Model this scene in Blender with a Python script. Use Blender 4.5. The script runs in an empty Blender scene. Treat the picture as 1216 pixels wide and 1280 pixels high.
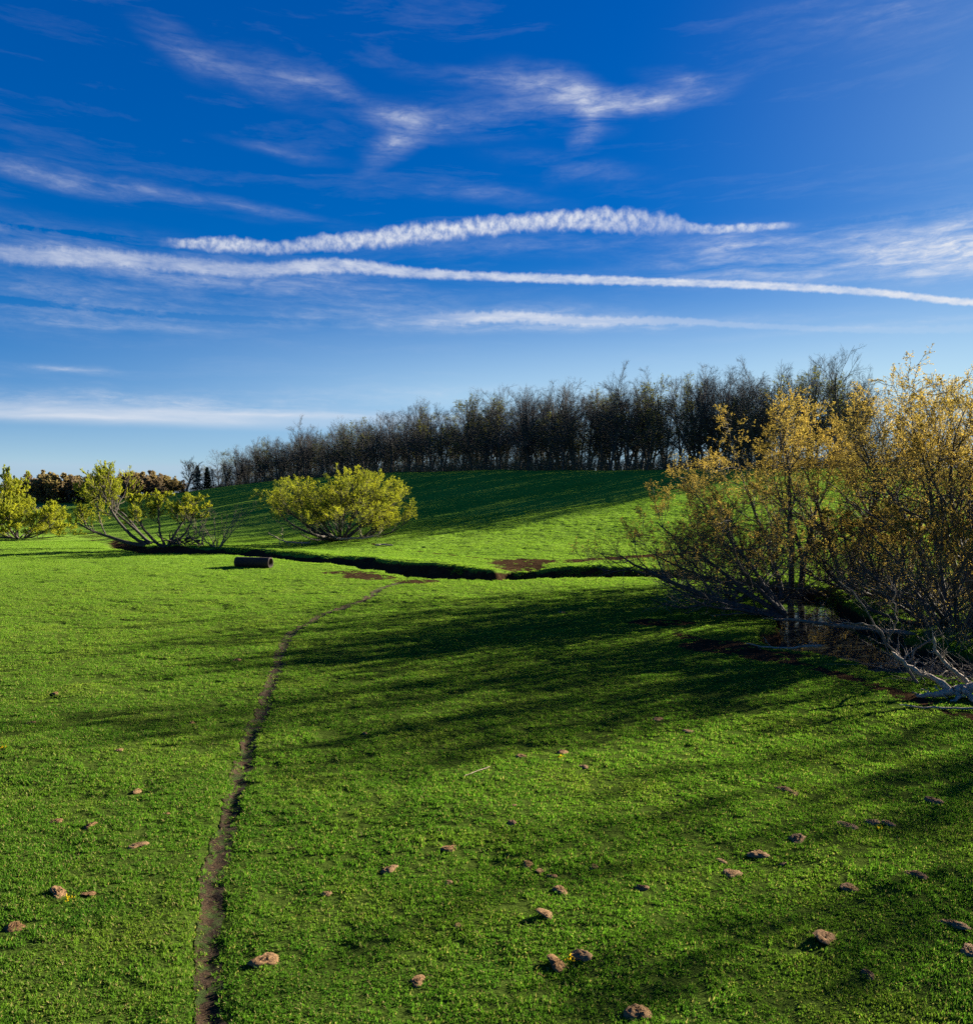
import bpy, math, random
import numpy as np
R = math.radians
scene = bpy.context.scene
COL = scene.collection

# ---------------------------------------------------------------- camera
FPX = 1012.0                       # focal length in pixels of the 1216 px wide photograph
PITCH = R(-1.02)
CAM_H = 6.0
cam_d = bpy.data.cameras.new('camera')
cam = bpy.data.objects.new('camera', cam_d); COL.objects.link(cam)
cam_d.sensor_fit = 'HORIZONTAL'; cam_d.sensor_width = 36.0
cam_d.lens = 36.0*FPX/1216.0
cam_d.clip_start = 0.1; cam_d.clip_end = 20000
cam.location = (0, 0, CAM_H)
cam.rotation_euler = (R(90)+PITCH, 0, 0)
scene.camera = cam

# ---------------------------------------------------------------- sun, sky
SUN_AZ, SUN_EL = R(58), R(17.2)      # to the right of the view direction (+Y), above the horizon
sun_d = bpy.data.lights.new('sun', 'SUN'); sun = bpy.data.objects.new('sun', sun_d); COL.objects.link(sun)
sun_d.energy = 5.0; sun_d.angle = R(0.55); sun_d.color = (1.0, 0.92, 0.77)
sun.rotation_euler = (R(90)-SUN_EL, 0, R(180)-SUN_AZ)
scene.view_settings.view_transform = 'Standard'; scene.view_settings.look = 'None'
scene.view_settings.exposure = 2.35; scene.view_settings.gamma = 1.0
scene.view_settings.use_curve_mapping = False

world = bpy.data.worlds.new('World'); scene.world = world; world.use_nodes = True
wt = world.node_tree; wt.nodes.clear()
def N(t, typ, **kw):
    n = t.nodes.new(typ)
    for k, v in kw.items(): setattr(n, k, v)
    return n
def plug(t, n, i, v):
    s = n.inputs[i]
    if hasattr(v, 'links'): t.links.new(v, s)
    else: s.default_value = v
def math_(t, op, a, b=None, c=None, clamp=False):
    n = N(t, 'ShaderNodeMath', operation=op, use_clamp=clamp)
    plug(t, n, 0, a)
    if b is not None: plug(t, n, 1, b)
    if c is not None: plug(t, n, 2, c)
    return n.outputs[0]
def maprange(t, v, a, b, c=0.0, d=1.0, smooth=False):
    n = N(t, 'ShaderNodeMapRange', interpolation_type='SMOOTHSTEP' if smooth else 'LINEAR', clamp=True)
    plug(t, n, 0, v)
    for i, q in enumerate((a, b, c, d)): plug(t, n, 1+i, q)
    return n.outputs[0]
def noise_(t, vec, scale, detail=4.0, rough=0.55, dist=0.0):
    n = N(t, 'ShaderNodeTexNoise'); n.inputs['Scale'].default_value = scale
    n.inputs['Detail'].default_value = detail; n.inputs['Roughness'].default_value = rough
    n.inputs['Distortion'].default_value = dist
    if vec is not None: t.links.new(vec, n.inputs['Vector'])
    return n
def mapping(t, vec, loc=(0,0,0), rot=0.0, scale=(1,1,1), typ='POINT'):
    n = N(t, 'ShaderNodeMapping', vector_type=typ); t.links.new(vec, n.inputs['Vector'])
    n.inputs['Location'].default_value = loc; n.inputs['Rotation'].default_value = (0,0,rot); n.inputs['Scale'].default_value = scale
    return n.outputs[0]
def mixc(t, f, a, b, blend='MIX'):
    n = N(t, 'ShaderNodeMix', data_type='RGBA', blend_type=blend)
    plug(t, n, 0, f)
    for i, q in ((6, a), (7, b)):
        if hasattr(q, 'links'): t.links.new(q, n.inputs[i])
        else: n.inputs[i].default_value = (*q, 1) if len(q) == 3 else q
    return n.outputs[2]

def azel(px, py):
    u, v = (px-608)/FPX, (640-py)/FPX
    y = math.cos(PITCH) - v*math.sin(PITCH); z = v*math.cos(PITCH) + math.sin(PITCH)
    return math.atan2(u, y), math.atan2(z, math.hypot(u, y))

def build_sky():
    t = wt
    sky = N(t, 'ShaderNodeTexSky', sky_type='NISHITA', sun_disc=False, sun_elevation=SUN_EL, sun_rotation=SUN_AZ,
            altitude=3000, air_density=1.0, dust_density=0.3, ozone_density=6.0)
    # deep polarised blue: stretch the sky's colour ratios, compress its brightness range
    sc_ = N(t, 'ShaderNodeSeparateColor'); t.links.new(sky.outputs[0], sc_.inputs[0])
    sr, sg, sb = sc_.outputs[0], sc_.outputs[1], sc_.outputs[2]
    bb = math_(t, 'MULTIPLY', math_(t, 'POWER', sb, 0.55), 1.0)
    rr = math_(t, 'MAXIMUM', math_(t, 'SUBTRACT', math_(t, 'MULTIPLY', math_(t, 'DIVIDE', sr, sb), 2.5), 0.43), 0.0)
    gg = math_(t, 'MAXIMUM', math_(t, 'SUBTRACT', math_(t, 'MULTIPLY', math_(t, 'DIVIDE', sg, sb), 1.85), 0.50), 0.05)
    gm = N(t, 'ShaderNodeCombineColor')
    t.links.new(math_(t, 'MULTIPLY', math_(t, 'MINIMUM', rr, 0.6), bb), gm.inputs[0]); t.links.new(math_(t, 'MULTIPLY', math_(t, 'MINIMUM', gg, .8), bb), gm.inputs[1]); t.links.new(bb, gm.inputs[2])
    tc = N(t, 'ShaderNodeTexCoord')
    sp = N(t, 'ShaderNodeSeparateXYZ'); t.links.new(tc.outputs['Generated'], sp.inputs[0])
    az = math_(t, 'ARCTAN2', sp.outputs[0], sp.outputs[1]); el = math_(t, 'ARCSINE', sp.outputs[2])
    cb = N(t, 'ShaderNodeCombineXYZ'); t.links.new(az, cb.inputs[0]); t.links.new(el, cb.inputs[1])
    P0 = cb.outputs[0]
    # turbulent warp of the cloud coordinates
    wn = noise_(t, mapping(t, P0, scale=(6, 14, 1)), 1.0, 5, 0.6)
    sub = N(t, 'ShaderNodeVectorMath', operation='SUBTRACT'); t.links.new(wn.outputs['Color'], sub.inputs[0]); sub.inputs[1].default_value = (.5,.5,.5)
    mul = N(t, 'ShaderNodeVectorMath', operation='MULTIPLY'); t.links.new(sub.outputs[0], mul.inputs[0]); mul.inputs[1].default_value = (.07,.026,0)
    add = N(t, 'ShaderNodeVectorMath', operation='ADD'); t.links.new(P0, add.inputs[0]); t.links.new(mul.outputs[0], add.inputs[1])
    P = add.outputs[0]
    fib = noise_(t, mapping(t, P, rot=0.05, scale=(5, 46, 1)), 1.0, 8, 0.62, 0.3).outputs[0]
    fib = maprange(t, fib, 0.34, 0.72)
    fin = noise_(t, mapping(t, P, scale=(26, 60, 1)), 1.0, 6, 0.65).outputs[0]
    fin = maprange(t, fin, 0.25, 0.75, 0.35, 1.15)
    tex = math_(t, 'MULTIPLY', fib, fin)
    # soft wisps: (px, py, half length, half height in photo pixels, tilt degrees, strength)
    W = [(235,68,60,22,-20,.45),(300,92,120,20,-16,.5),(370,100,90,22,-10,.45),(430,122,120,18,-16,.6),(510,148,70,20,-4,.9),(490,178,52,22,38,1.1),(600,160,130,16,0,.4),
         (620,100,130,14,-4,.55),(690,112,90,24,-14,.8),(730,130,60,30,-25,1.2),(742,158,34,22,60,1.3),(815,124,110,18,4,1.5),(850,98,60,12,-8,.5),(640,140,150,26,0,.4),
         (360,190,90,9,-4,.45),(50,219,170,15,-4,.8),(180,238,150,11,-7,.6),(310,258,170,10,-6,.4),(590,240,140,16,-4,.4),(720,215,130,20,-10,.3),
         (1110,15,200,34,-6,.4),
         (1130,310,300,50,-2,2.0),(1215,312,130,46,8,2.2),(960,325,260,34,2,.9),(920,305,100,20,3,.9),(700,305,300,22,0,.45),
         (120,318,420,40,-2,.75),(120,376,380,44,-3,.6),(420,366,380,40,-4,.6),(60,398,200,30,-2,.5),
         (660,398,190,15,0,1.4),(560,400,240,20,1,.6),(860,404,300,11,-1,.6),(1100,408,300,8,0,.5),
         (90,460,100,9,-2,.8),
         (180,502,400,20,1,1.1),(560,492,300,15,0,.7),(330,514,400,9,-1.5,.9)]
    acc = None
    for (px, py, a, b, deg, k) in W:
        A, E = azel(px, py); g = 1.0/FPX*math.cos(A)
        m = mapping(t, P, (A, E, 0), R(deg), (a*g*1.25, b*g*1.25, 1), 'TEXTURE')
        gr = N(t, 'ShaderNodeTexGradient', gradient_type='QUADRATIC_SPHERE'); t.links.new(m, gr.inputs[0])
        acc = math_(t, 'MULTIPLY_ADD', gr.outputs[1], k, acc if acc is not None else 0.0)
    # faint fibres everywhere, denser where the wisps are
    f2 = noise_(t, mapping(t, P, rot=-0.06, scale=(3.2, 26, 1)), 1.0, 9, 0.66, 0.4).outputs[0]
    f3 = noise_(t, mapping(t, P0, rot=0.25, scale=(30, 120, 1)), 1.0, 5, 0.7, 0.6).outputs[0]
    thin = math_(t, 'MULTIPLY', maprange(t, f2, .52, .80, 0, .11), maprange(t, f3, .3, .7, .4, 1.1))
    fray = math_(t, 'MULTIPLY', tex, maprange(t, f3, .32, .62, .35, 1.1))
    wis = math_(t, 'ADD', math_(t, 'MULTIPLY', math_(t, 'MULTIPLY', acc, fray), .85), thin)
    # dense smooth bank low on the left
    bank = None
    for (px, py, a, b, k) in [(120,522,480,9,.95),(330,519,400,8,.8),(60,512,300,12,.35)]:
        A, E = azel(px, py)
        gr = N(t, 'ShaderNodeTexGradient', gradient_type='QUADRATIC_SPHERE')
        wv = N(t, 'ShaderNodeVectorMath', operation='MULTIPLY_ADD'); t.links.new(sub.outputs[0], wv.inputs[0]); wv.inputs[1].default_value = (.02,.006,0); t.links.new(P0, wv.inputs[2])
        t.links.new(mapping(t, wv.outputs[0], (A, E, 0), 0.0, (a/FPX*1.2, b/FPX*1.5, 1), 'TEXTURE'), gr.inputs[0])
        bank = math_(t, 'MULTIPLY_ADD', gr.outputs[1], k, bank if bank is not None else 0.0)
    bank = math_(t, 'MULTIPLY', bank, maprange(t, fib, 0, 1, .55, 1.1))
    wis = math_(t, 'ADD', wis, bank)
    # sun glow and low haze painted into the sky, with some thin cloud
    veil = 0.0
    for (px, py, a, b, k) in [(1150,490,1000,180,.95),(1330,190,420,420,.28),(600,500,800,130,.45),(60,580,700,90,.35)]:
        A, E = azel(px, py)
        gr = N(t, 'ShaderNodeTexGradient', gradient_type='QUADRATIC_SPHERE')
        t.links.new(mapping(t, P0, (A, E, 0), 0.0, (a/FPX*1.2, b/FPX*1.2, 1), 'TEXTURE'), gr.inputs[0])
        veil = math_(t, 'MULTIPLY_ADD', gr.outputs[1], k, veil)
    # contrails: centre line, half width and strength run along the azimuth
    an = maprange(t, az, -0.8, 0.8)
    def curve(pts):
        n = N(t, 'ShaderNodeFloatCurve'); c = n.mapping.curves[0]
        pts = sorted(pts)
        c.points[0].location = (0.0, pts[0][1]); c.points[1].location = (1.0, pts[-1][1])
        for x, y in pts: c.points.new(x, y)
        n.mapping.update(); t.links.new(an, n.inputs['Value']); return n.outputs[0]
    def trail(pts, puff, crisp):
        cl, hw, st = [], [], []
        for (px, py, h, k) in pts:
            A, E = azel(px, py); x = (A+0.8)/1.6
            cl.append((x, E/0.7)); hw.append((x, h/FPX*20)); st.append((x, k/2.0))
        c = math_(t, 'MULTIPLY', curve(cl), 0.7); h = math_(t, 'MULTIPLY', curve(hw), 1/20); s = math_(t, 'MULTIPLY', curve(st), 2.0)
        d = math_(t, 'SUBTRACT', el, c)
        d = math_(t, 'DIVIDE', d, h)                         # -1..1 across the trail
        d = math_(t, 'ADD', d, math_(t, 'MULTIPLY', math_(t, 'SUBTRACT', puff, 0.5), crisp))
        body = maprange(t, math_(t, 'ABSOLUTE', d), 0.35, 1.15, 1.0, 0.0, True)
        return math_(t, 'MULTIPLY', body, s), d
    puffs = noise_(t, mapping(t, P0, rot=0.5, scale=(75, 62, 1)), 1.0, 6, 0.58).outputs[0]
    small = noise_(t, mapping(t, P0, scale=(120, 90, 1)), 1.0, 4, 0.6).outputs[0]
    c1, d1 = trail([(190,302,5,0),(225,304,6,.7),(300,306,9,1.0),(340,310,8,.7),(400,304,10,.9),(440,301,11,1.05),(500,294,12.5,1.05),(560,288,12,1.1),(640,280,11,1.05),(720,275,12,1.05),(790,277,14,.8),(840,281,12,.6),(880,286,6,.75),(940,284,5,.85),(980,282,4,.5),(1010,281,4,0)], puffs, 1.5)
    c1 = math_(t, 'MULTIPLY', c1, maprange(t, small, 0.36, 0.62, 0.30, .95))
    c1 = math_(t, 'MULTIPLY', c1, maprange(t, d1, -1.3, 0.2, 0.6, 1.0))
    c2, _ = trail([(-20,314,10,.28),(60,321,11,.36),(130,322,10,.45),(200,328,10,.4),(300,337,9,.38),(430,332,9,.8),(520,341,7,.7),(600,345,6,.8),(720,349,6,.85),(850,353,5,.85),(1000,359,5,.9),(1100,366,4.5,.95),(1230,377,4.5,1)], small, 1.1)
    c3, _ = trail([(480,402,6,0),(560,398,8,.25),(650,396,8,.55),(720,401,7,.45),(850,401,5,.3),(920,406,4,.2),(1230,409,5,.12)], small, 1.4)
    c2 = math_(t, 'MULTIPLY', c2, maprange(t, noise_(t, mapping(t, P0, scale=(40, 90, 1)), 1.0, 5, .65).outputs[0], .32, .6, .45, 1.05))
    tot = math_(t, 'ADD', math_(t, 'ADD', wis, c1), math_(t, 'ADD', c2, c3))
    # the veil thins towards zenith and stays in the half of the sky that the blobs describe
    tot = math_(t, 'MULTIPLY', tot, 0.9)
    tot = math_(t, 'MINIMUM', tot, 0.95)
    tot = math_(t, 'MAXIMUM', tot, 0.0)
    out = mixc(t, tot, mixc(t, veil, gm.outputs[0], (1.96, 2.9, 3.53)), (3.06, 3.18, 3.45))
    bg = N(t, 'ShaderNodeBackground'); bg.inputs['Strength'].default_value = 0.05
    t.links.new(out, bg.inputs['Color'])
    o = N(t, 'ShaderNodeOutputWorld'); t.links.new(bg.outputs[0], o.inputs['Surface'])
build_sky()
scene.cycles.max_bounces = 5; scene.cycles.diffuse_bounces = 2; scene.cycles.glossy_bounces = 2
scene.cycles.transmission_bounces = 3; scene.cycles.transparent_max_bounces = 4
scene.cycles.use_denoising = False
scene.cycles.sample_clamp_indirect = 4.0

# ---------------------------------------------------------------- helpers
rng = np.random.default_rng(7)
def _hash(ix, iy, seed):
    h = (ix.astype(np.int64)*374761393 + iy.astype(np.int64)*668265263 + seed*1442695041) & 0x7fffffff
    h = ((h ^ (h >> 13))*1274126177) & 0x7fffffff
    return ((h ^ (h >> 16)) & 0xffff)/65535.0
def vnoise(x, y, seed=0):
    ix, iy = np.floor(x), np.floor(y); fx, fy = x-ix, y-iy
    fx = fx*fx*(3-2*fx); fy = fy*fy*(3-2*fy)
    a, b = _hash(ix, iy, seed), _hash(ix+1, iy, seed); c, d = _hash(ix, iy+1, seed), _hash(ix+1, iy+1, seed)
    return (a*(1-fx)+b*fx)*(1-fy) + (c*(1-fx)+d*fx)*fy
def fbm(x, y, seed=0, oct=3):
    s, a, tot = 0.0, 1.0, 0.0
    for o in range(oct):
        s = s + a*vnoise(x*2**o, y*2**o, seed+o*17); tot += a; a *= .5
    return s/tot
def sstep(a, b, v):
    t = np.clip((v-a)/(b-a), 0, 1); return t*t*(3-2*t)
def tag(o, label=None, cat=None, group=None, kind=None):
    if label: o['label'] = label
    if cat: o['category'] = cat
    if group: o['group'] = group
    if kind: o['kind'] = kind
    return o
def mesh(name, verts, faces, mats, idx=None, smooth=False):
    """faces: list of (M,k) arrays; idx: material slot for each array"""
    me = bpy.data.meshes.new(name)
    verts = np.asarray(verts, np.float32)
    me.vertices.add(len(verts)); me.vertices.foreach_set('co', verts.ravel())
    faces = [np.asarray(f, np.int32) for f in faces if len(f)]
    tot = [np.full(len(f), f.shape[1], np.int32) for f in faces]
    lt = np.concatenate(tot); ls = np.concatenate([[0], np.cumsum(lt)[:-1]]).astype(np.int32)
    li = np.concatenate([f.ravel() for f in faces])
    me.loops.add(len(li)); me.loops.foreach_set('vertex_index', li)
    me.polygons.add(len(lt)); me.polygons.foreach_set('loop_start', ls)
    if idx is not None:
        me.polygons.foreach_set('material_index', np.concatenate([np.full(len(f), i, np.int32) for f, i in zip(faces, idx)]))
    me.polygons.foreach_set('use_smooth', np.full(len(lt), smooth))
    for m in mats: me.materials.append(m)
    me.update(calc_edges=True); me.validate()
    return me
def obj(name, me, parent=None, loc=None):
    o = bpy.data.objects.new(name, me); COL.objects.link(o)
    if parent: o.parent = parent
    if loc is not None: o.location = loc
    return o

# ---------------------------------------------------------------- terrain
HILL = np.array([(420,40,8),(200,100,9.5),(110,122,10.6),(61,135,11.0),(42,145,11.2),(7.5,180,12.2),(-24.5,230,13.3),(-71,280,12.2),(-100,310,9.4),(-140,335,6.2),(-190,325,4.9),(-300,300,5.0),(-900,250,5)], float)
CREEK = np.array([(-110,190),(-84,152),(-62,128),(-50,108),(-43,96),(-35,89),(-27,87),(-20,81),(-13,75),(-7,68.5),(-3.5,63),(0,62),(6,63),(12.5,63),(17.5,60),(20.5,54),(19,47),(17,40),(15.0,34),(16.2,30.5),(20,28),(28,26.5),(45,22),(80,15)], float)
def poly_dist(P, x, y):
    best = np.full(x.shape, 1e9); side = np.zeros(x.shape); par = np.zeros(x.shape)
    for i in range(len(P)-1):
        ax, ay = P[i,:2]; dx, dy = P[i+1,:2]-P[i,:2]; L2 = dx*dx+dy*dy
        t = np.clip(((x-ax)*dx+(y-ay)*dy)/L2, 0, 1)
        d = np.hypot(x-(ax+t*dx), y-(ay+t*dy)); m = d < best
        best = np.where(m, d, best); par = np.where(m, i+t, par)
        side = np.where(m, dx*(y-ay)-dy*(x-ax), side)
    return best, side, par
def creek_w(par):
    return np.interp(par, np.arange(len(CREEK)), [.7,.7,.7,.7,1.0,1.6,1.1,.7,1.0,1.7,2.6,2.5,1.9,1.6,1.8,2.0,2.0,2.3,2.5,2.0,1.6,1.6,1.8,2])
def H(x, y, fine=True):
    x = np.asarray(x, float); y = np.asarray(y, float)
    d, side, par = poly_dist(HILL, x, y)
    h = np.interp(par, np.arange(len(HILL)), HILL[:,2])
    L = np.interp(par, np.arange(len(HILL)), [85,85,85,82,82,86,90,80,75,80,90,90,90])
    t = np.clip(1-d/L, 0, 1); front = h*(0.45*t+0.55*t*t*(3-2*t))
    back = h*(1-np.where(par > 8.3, .05, .75)*sstep(4, 120, d))
    z = np.where(side > 0, front, back)
    z = z + (fbm(x/16, y/16, 3)-.5)*0.7*sstep(4, 30, np.hypot(x, y)) + (fbm(x/3.2, y/3.2, 9, 2)-.5)*0.20
    z = z - np.interp(y, [12, 40], [.03, .08])*sstep(.40, .28, fbm(x/1.0, y/.7, 65, 2))
    if fine: z = z + (fbm(x/.9, y/.9, 21, 2)-.5)*0.065
    dc, cs, cp = poly_dist(CREEK, x, y)
    w = creek_w(cp) + (fbm(x/2.6, y/2.6, 31, 3)-.5)*2.4
    flat = sstep(16, 2, dc)                                    # creek ground levels out
    z = z*(1-flat*0.8)
    farside = np.where((cs > 0) & (cp < 13.5), 1.0, 0.0)
    z = z + farside*(.15+.75*fbm(x/7, y/7, 37, 2))*np.exp(-np.maximum(dc-w, 0)/9.0)*sstep(0, 2.0, dc)
    dep = np.interp(cp, [0, 5, 7.5, 9.5, 30], [.1, .3, .10, 1.2, 1.25])
    z = z - dep*sstep(w+0.55, w-0.35, dc) - 0.10*sstep(w+2.5, w, dc)
    # cattle ramp worn through both banks near the trail
    ramp = np.exp(-(((x-3.2)/2.4)**2+((y-66.5)/3.2)**2))
    z = z - 0.55*ramp*(farside)
    if TRC is not None:                                        # the trail is a worn rut
        near = (x > -14) & (x < 3) & (y > 4) & (y < 68)
        if near.any():
            td, _, tp = poly_dist(TRC, x[near], y[near]); q = np.zeros(x.shape)
            q[near] = np.exp(-(td/(.15+.07*vnoise(y[near]/.7, x[near]*0, 15)))**2)*(.045+.05*vnoise(y[near]/.5, x[near]*0, 16)); z = z - q
    return z
TRC = None
def dirt_mask(x, y):
    dc, cs, cp = poly_dist(CREEK, x, y)
    w = creek_w(cp) + (fbm(x/2.6, y/2.6, 31, 3)-.5)*2.4
    n = fbm(x/1.1, y/1.1, 51, 3)
    m = sstep(w+0.50, w+0.15, dc)
    def blob(cx, cy, rx, ry, k): return np.clip(1.25-((x-cx)/rx)**2-((y-cy)/ry)**2, 0, 1)*k
    b = blob(-8.0,62.0,3.6,3.0,.85) + blob(-5.0,58.0,2.0,2.0,.85) + blob(-11,65,3,1.6,.8) + blob(2.6,70,3.2,6.0,.8) + blob(6.5,72,5.5,2.2,.6) + blob(12,74,5,1.5,.6)
    b = b + blob(9.6,33.0,2.0,1.6,.95)+blob(11.0,31.0,1.8,1.2,.8)+blob(8.6,39.5,2.2,1.2,.8)
    pd, _, _ = poly_dist(np.array([(8.6,36),(9.6,33),(11,30.2),(12.2,27),(13.2,23),(15,19)]), x, y)
    b = b + sstep(.75, .2, pd)*.72
    pd, _, _ = poly_dist(np.array([(12.4,74),(20,75.5),(30,73)]), x, y); b = b + sstep(1.0, .2, pd)*.6
    pd, _, _ = poly_dist(np.array([(2,72),(-2.5,78),(-9,86),(-15,96)]), x, y); b = b + sstep(.6, .1, pd)*.55
    return np.clip(np.maximum(m, sstep(.40, .62, b*(0.05+1.05*n+.75*fbm(x/.35, y/.35, 53, 2)))), 0, 1)
def ray(px, py):
    u, v = (px-608)/FPX, (640-py)/FPX
    d = np.array([u, math.cos(PITCH)-v*math.sin(PITCH), v*math.cos(PITCH)+math.sin(PITCH)])
    return d/d[1]
def ground_at(px, py, dmin=8.0, dmax=420.0):
    d = ray(px, py); ts = np.arange(dmin, dmax, 0.1)
    gap = CAM_H + ts*d[2] - H(d[0]*ts, ts, False)
    k = np.argmax(gap < 0); t = ts[k] if gap[k] < 0 else dmax
    return float(d[0]*t), float(t), float(H(np.array([d[0]*t]), np.array([t]))[0])
def at_depth(px, Y):
    x = float(ray(px, 640)[0]*Y); return x, float(Y), float(H(np.array([x]), np.array([float(Y)]))[0])

# ---------------------------------------------------------------- materials
def mat(name):
    m = bpy.data.materials.new(name); m.use_nodes = True; m.node_tree.nodes.clear()
    return m, m.node_tree
def finish(t, shader, bump=None):
    o = N(t, 'ShaderNodeOutputMaterial'); t.links.new(shader, o.inputs['Surface'])
def principled(t, col, rough=0.85, spec=0.25, normal=None):
    p = N(t, 'ShaderNodeBsdfPrincipled')
    if hasattr(col, 'links'): t.links.new(col, p.inputs['Base Color'])
    else: p.inputs['Base Color'].default_value = (*col, 1)
    plug(t, p, 'Roughness', rough); p.inputs['Specular IOR Level'].default_value = spec
    if normal is not None: t.links.new(normal, p.inputs['Normal'])
    return p.outputs[0]
def bump(t, h, strength=0.5, dist=0.05):
    b = N(t, 'ShaderNodeBump'); b.inputs['Strength'].default_value = strength; b.inputs['Distance'].default_value = dist
    t.links.new(h, b.inputs['Height']); return b.outputs[0]
def pos(t): return N(t, 'ShaderNodeNewGeometry').outputs['Position']

def soil_nodes(t, P):
    n1 = noise_(t, P, 1.3, 5, .6).outputs[0]; n2 = noise_(t, P, 26, 5, .75).outputs[0]
    c = mixc(t, maprange(t, n1, .3, .7), (0.012,0.008,0.005), (0.042,0.024,0.012))
    return mixc(t, maprange(t, n2, .52, .72, 0, .8), c, (0.17,0.105,0.055)), n2
def make_ground_mat():
    m, t = mat('pasture'); P = pos(t)
    big = noise_(t, P, 0.07, 4, .55).outputs[0]; mid = noise_(t, P, 0.9, 4, .6).outputs[0]
    st = noise_(t, mapping(t, P, scale=(.55, 1.6, 1)), 1.0, 5, .65).outputs[0]; fine = noise_(t, P, 9, 5, .7).outputs[0]
    g = mixc(t, maprange(t, big, .3, .7), (0.125,0.235,0.024), (0.185,0.290,0.036))
    g = mixc(t, maprange(t, mid, .42, .75, 0, .5), g, (0.028,0.075,0.010))
    g = mixc(t, maprange(t, st, .52, .74, 0, .65), g, (0.17,0.24,0.035))
    g = mixc(t, maprange(t, fine, .5, .8, 0, .6), g, (0.02,0.045,0.008))
    th = N(t, 'ShaderNodeAttribute', attribute_name='thatch_shade')
    g = mixc(t, th.outputs['Fac'], g, (0.024,0.034,0.007))  # dull mat among the blades, darkened further to stand in for shadowed hollows
    at_ = N(t, 'ShaderNodeAttribute', attribute_name='dirt'); sa = N(t, 'ShaderNodeAttribute', attribute_name='straw')
    soil, n2 = soil_nodes(t, P)
    g = mixc(t, sa.outputs['Fac'], g, (0.33,0.245,0.12))
    f = maprange(t, math_(t, 'ADD', at_.outputs['Fac'], math_(t, 'MULTIPLY', math_(t, 'SUBTRACT', fine, .5), .9)), .35, .6)
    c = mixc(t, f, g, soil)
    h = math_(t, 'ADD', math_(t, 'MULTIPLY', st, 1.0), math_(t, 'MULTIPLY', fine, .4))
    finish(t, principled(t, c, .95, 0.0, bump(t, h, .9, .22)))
    return m
def make_soil_mat():
    m, t = mat('bare_soil'); P = pos(t); c, n2 = soil_nodes(t, P)
    n3 = noise_(t, P, 45, 4, .7).outputs[0]
    c = mixc(t, maprange(t, noise_(t, P, 70, 3, .7).outputs[0], .60, .68, 0, .7), c, (0.20,0.13,0.065))
    g = noise_(t, P, 4.5, 4, .65).outputs[0]
    c = mixc(t, maprange(t, g, .50, .60, 0, .9), c, (0.035,0.06,0.010))
    finish(t, principled(t, c, .95, .1, bump(t, math_(t, 'ADD', n2, n3), 1.0, .05)))
    return m
def make_leaf(name, cols, trans=.5, patch=None, tcol=1.5):
    """thin leaves: diffuse + light coming through; colour varies per leaf (island) and by clump"""
    m, t = mat(name); g = N(t, 'ShaderNodeNewGeometry')
    r = N(t, 'ShaderNodeValToRGB'); r.color_ramp.interpolation = 'LINEAR'
    for i, c in enumerate(cols):
        e = r.color_ramp.elements[i] if i < 2 else r.color_ramp.elements.new(i/(len(cols)-1))
        e.position = i/(len(cols)-1); e.color = (*c, 1)
    v = g.outputs['Random Per Island']
    if patch:
        nz = noise_(t, g.outputs['Position'], patch, 2, .5).outputs[0]
        v = math_(t, 'ADD', math_(t, 'MULTIPLY', v, .5), maprange(t, nz, .3, .7, 0, .5))
    t.links.new(v, r.inputs[0])
    d = N(t, 'ShaderNodeBsdfDiffuse'); t.links.new(r.outputs[0], d.inputs[0])
    tr = N(t, 'ShaderNodeBsdfTranslucent'); t.links.new(mixc(t, 1.0, r.outputs[0], (tcol,tcol*.97,tcol*.7), 'MULTIPLY'), tr.inputs[0])
    mx = N(t, 'ShaderNodeMixShader'); mx.inputs[0].default_value = trans
    t.links.new(d.outputs[0], mx.inputs[1]); t.links.new(tr.outputs[0], mx.inputs[2])
    finish(t, mx.outputs[0]); return m
def make_grass_mat():
    m, t = mat('grass_blade'); P = pos(t)
    oi = N(t, 'ShaderNodeObjectInfo'); g = N(t, 'ShaderNodeNewGeometry')
    big = noise_(t, P, 0.07, 4, .55).outputs[0]; mid = noise_(t, P, 0.9, 4, .6).outputs[0]
    c = mixc(t, maprange(t, big, .3, .7), (0.034,0.105,0.010), (0.075,0.160,0.014))
    c = mixc(t, maprange(t, mid, .4, .7, 0, .6), c, (0.022,0.080,0.012))
    c = mixc(t, maprange(t, oi.outputs['Random'], 0, 1, 0, .6), c, (0.105,0.185,0.020))
    c = mixc(t, maprange(t, noise_(t, P, .33, 3, .6).outputs[0], .5, .72, 0, .55), c, (0.165,0.205,0.030))
    c = mixc(t, maprange(t, g.outputs['Random Per Island'], .86, .95), c, (0.27,0.22,0.09))
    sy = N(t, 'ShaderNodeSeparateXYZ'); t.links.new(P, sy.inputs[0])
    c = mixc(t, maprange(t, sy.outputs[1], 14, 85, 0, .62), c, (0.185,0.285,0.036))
    d = N(t, 'ShaderNodeBsdfDiffuse'); t.links.new(c, d.inputs[0])
    tr = N(t, 'ShaderNodeBsdfTranslucent'); t.links.new(mixc(t, 1.0, c, (1.45,1.6,.9), 'MULTIPLY'), tr.inputs[0])
    mx = N(t, 'ShaderNodeMixShader'); mx.inputs[0].default_value = .45
    t.links.new(d.outputs[0], mx.inputs[1]); t.links.new(tr.outputs[0], mx.inputs[2])
    finish(t, mx.outputs[0]); return m
def make_bark(name, a, b, sc=3.0):
    m, t = mat(name); tc = N(t, 'ShaderNodeTexCoord').outputs['Object']
    n = noise_(t, mapping(t, tc, scale=(sc*3, sc*3, sc)), 1.0, 5, .65).outputs[0]
    c = mixc(t, maprange(t, n, .3, .7), a, b)
    finish(t, principled(t, c, .9, .15, bump(t, n, .8, .03))); return m
M = {}
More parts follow.
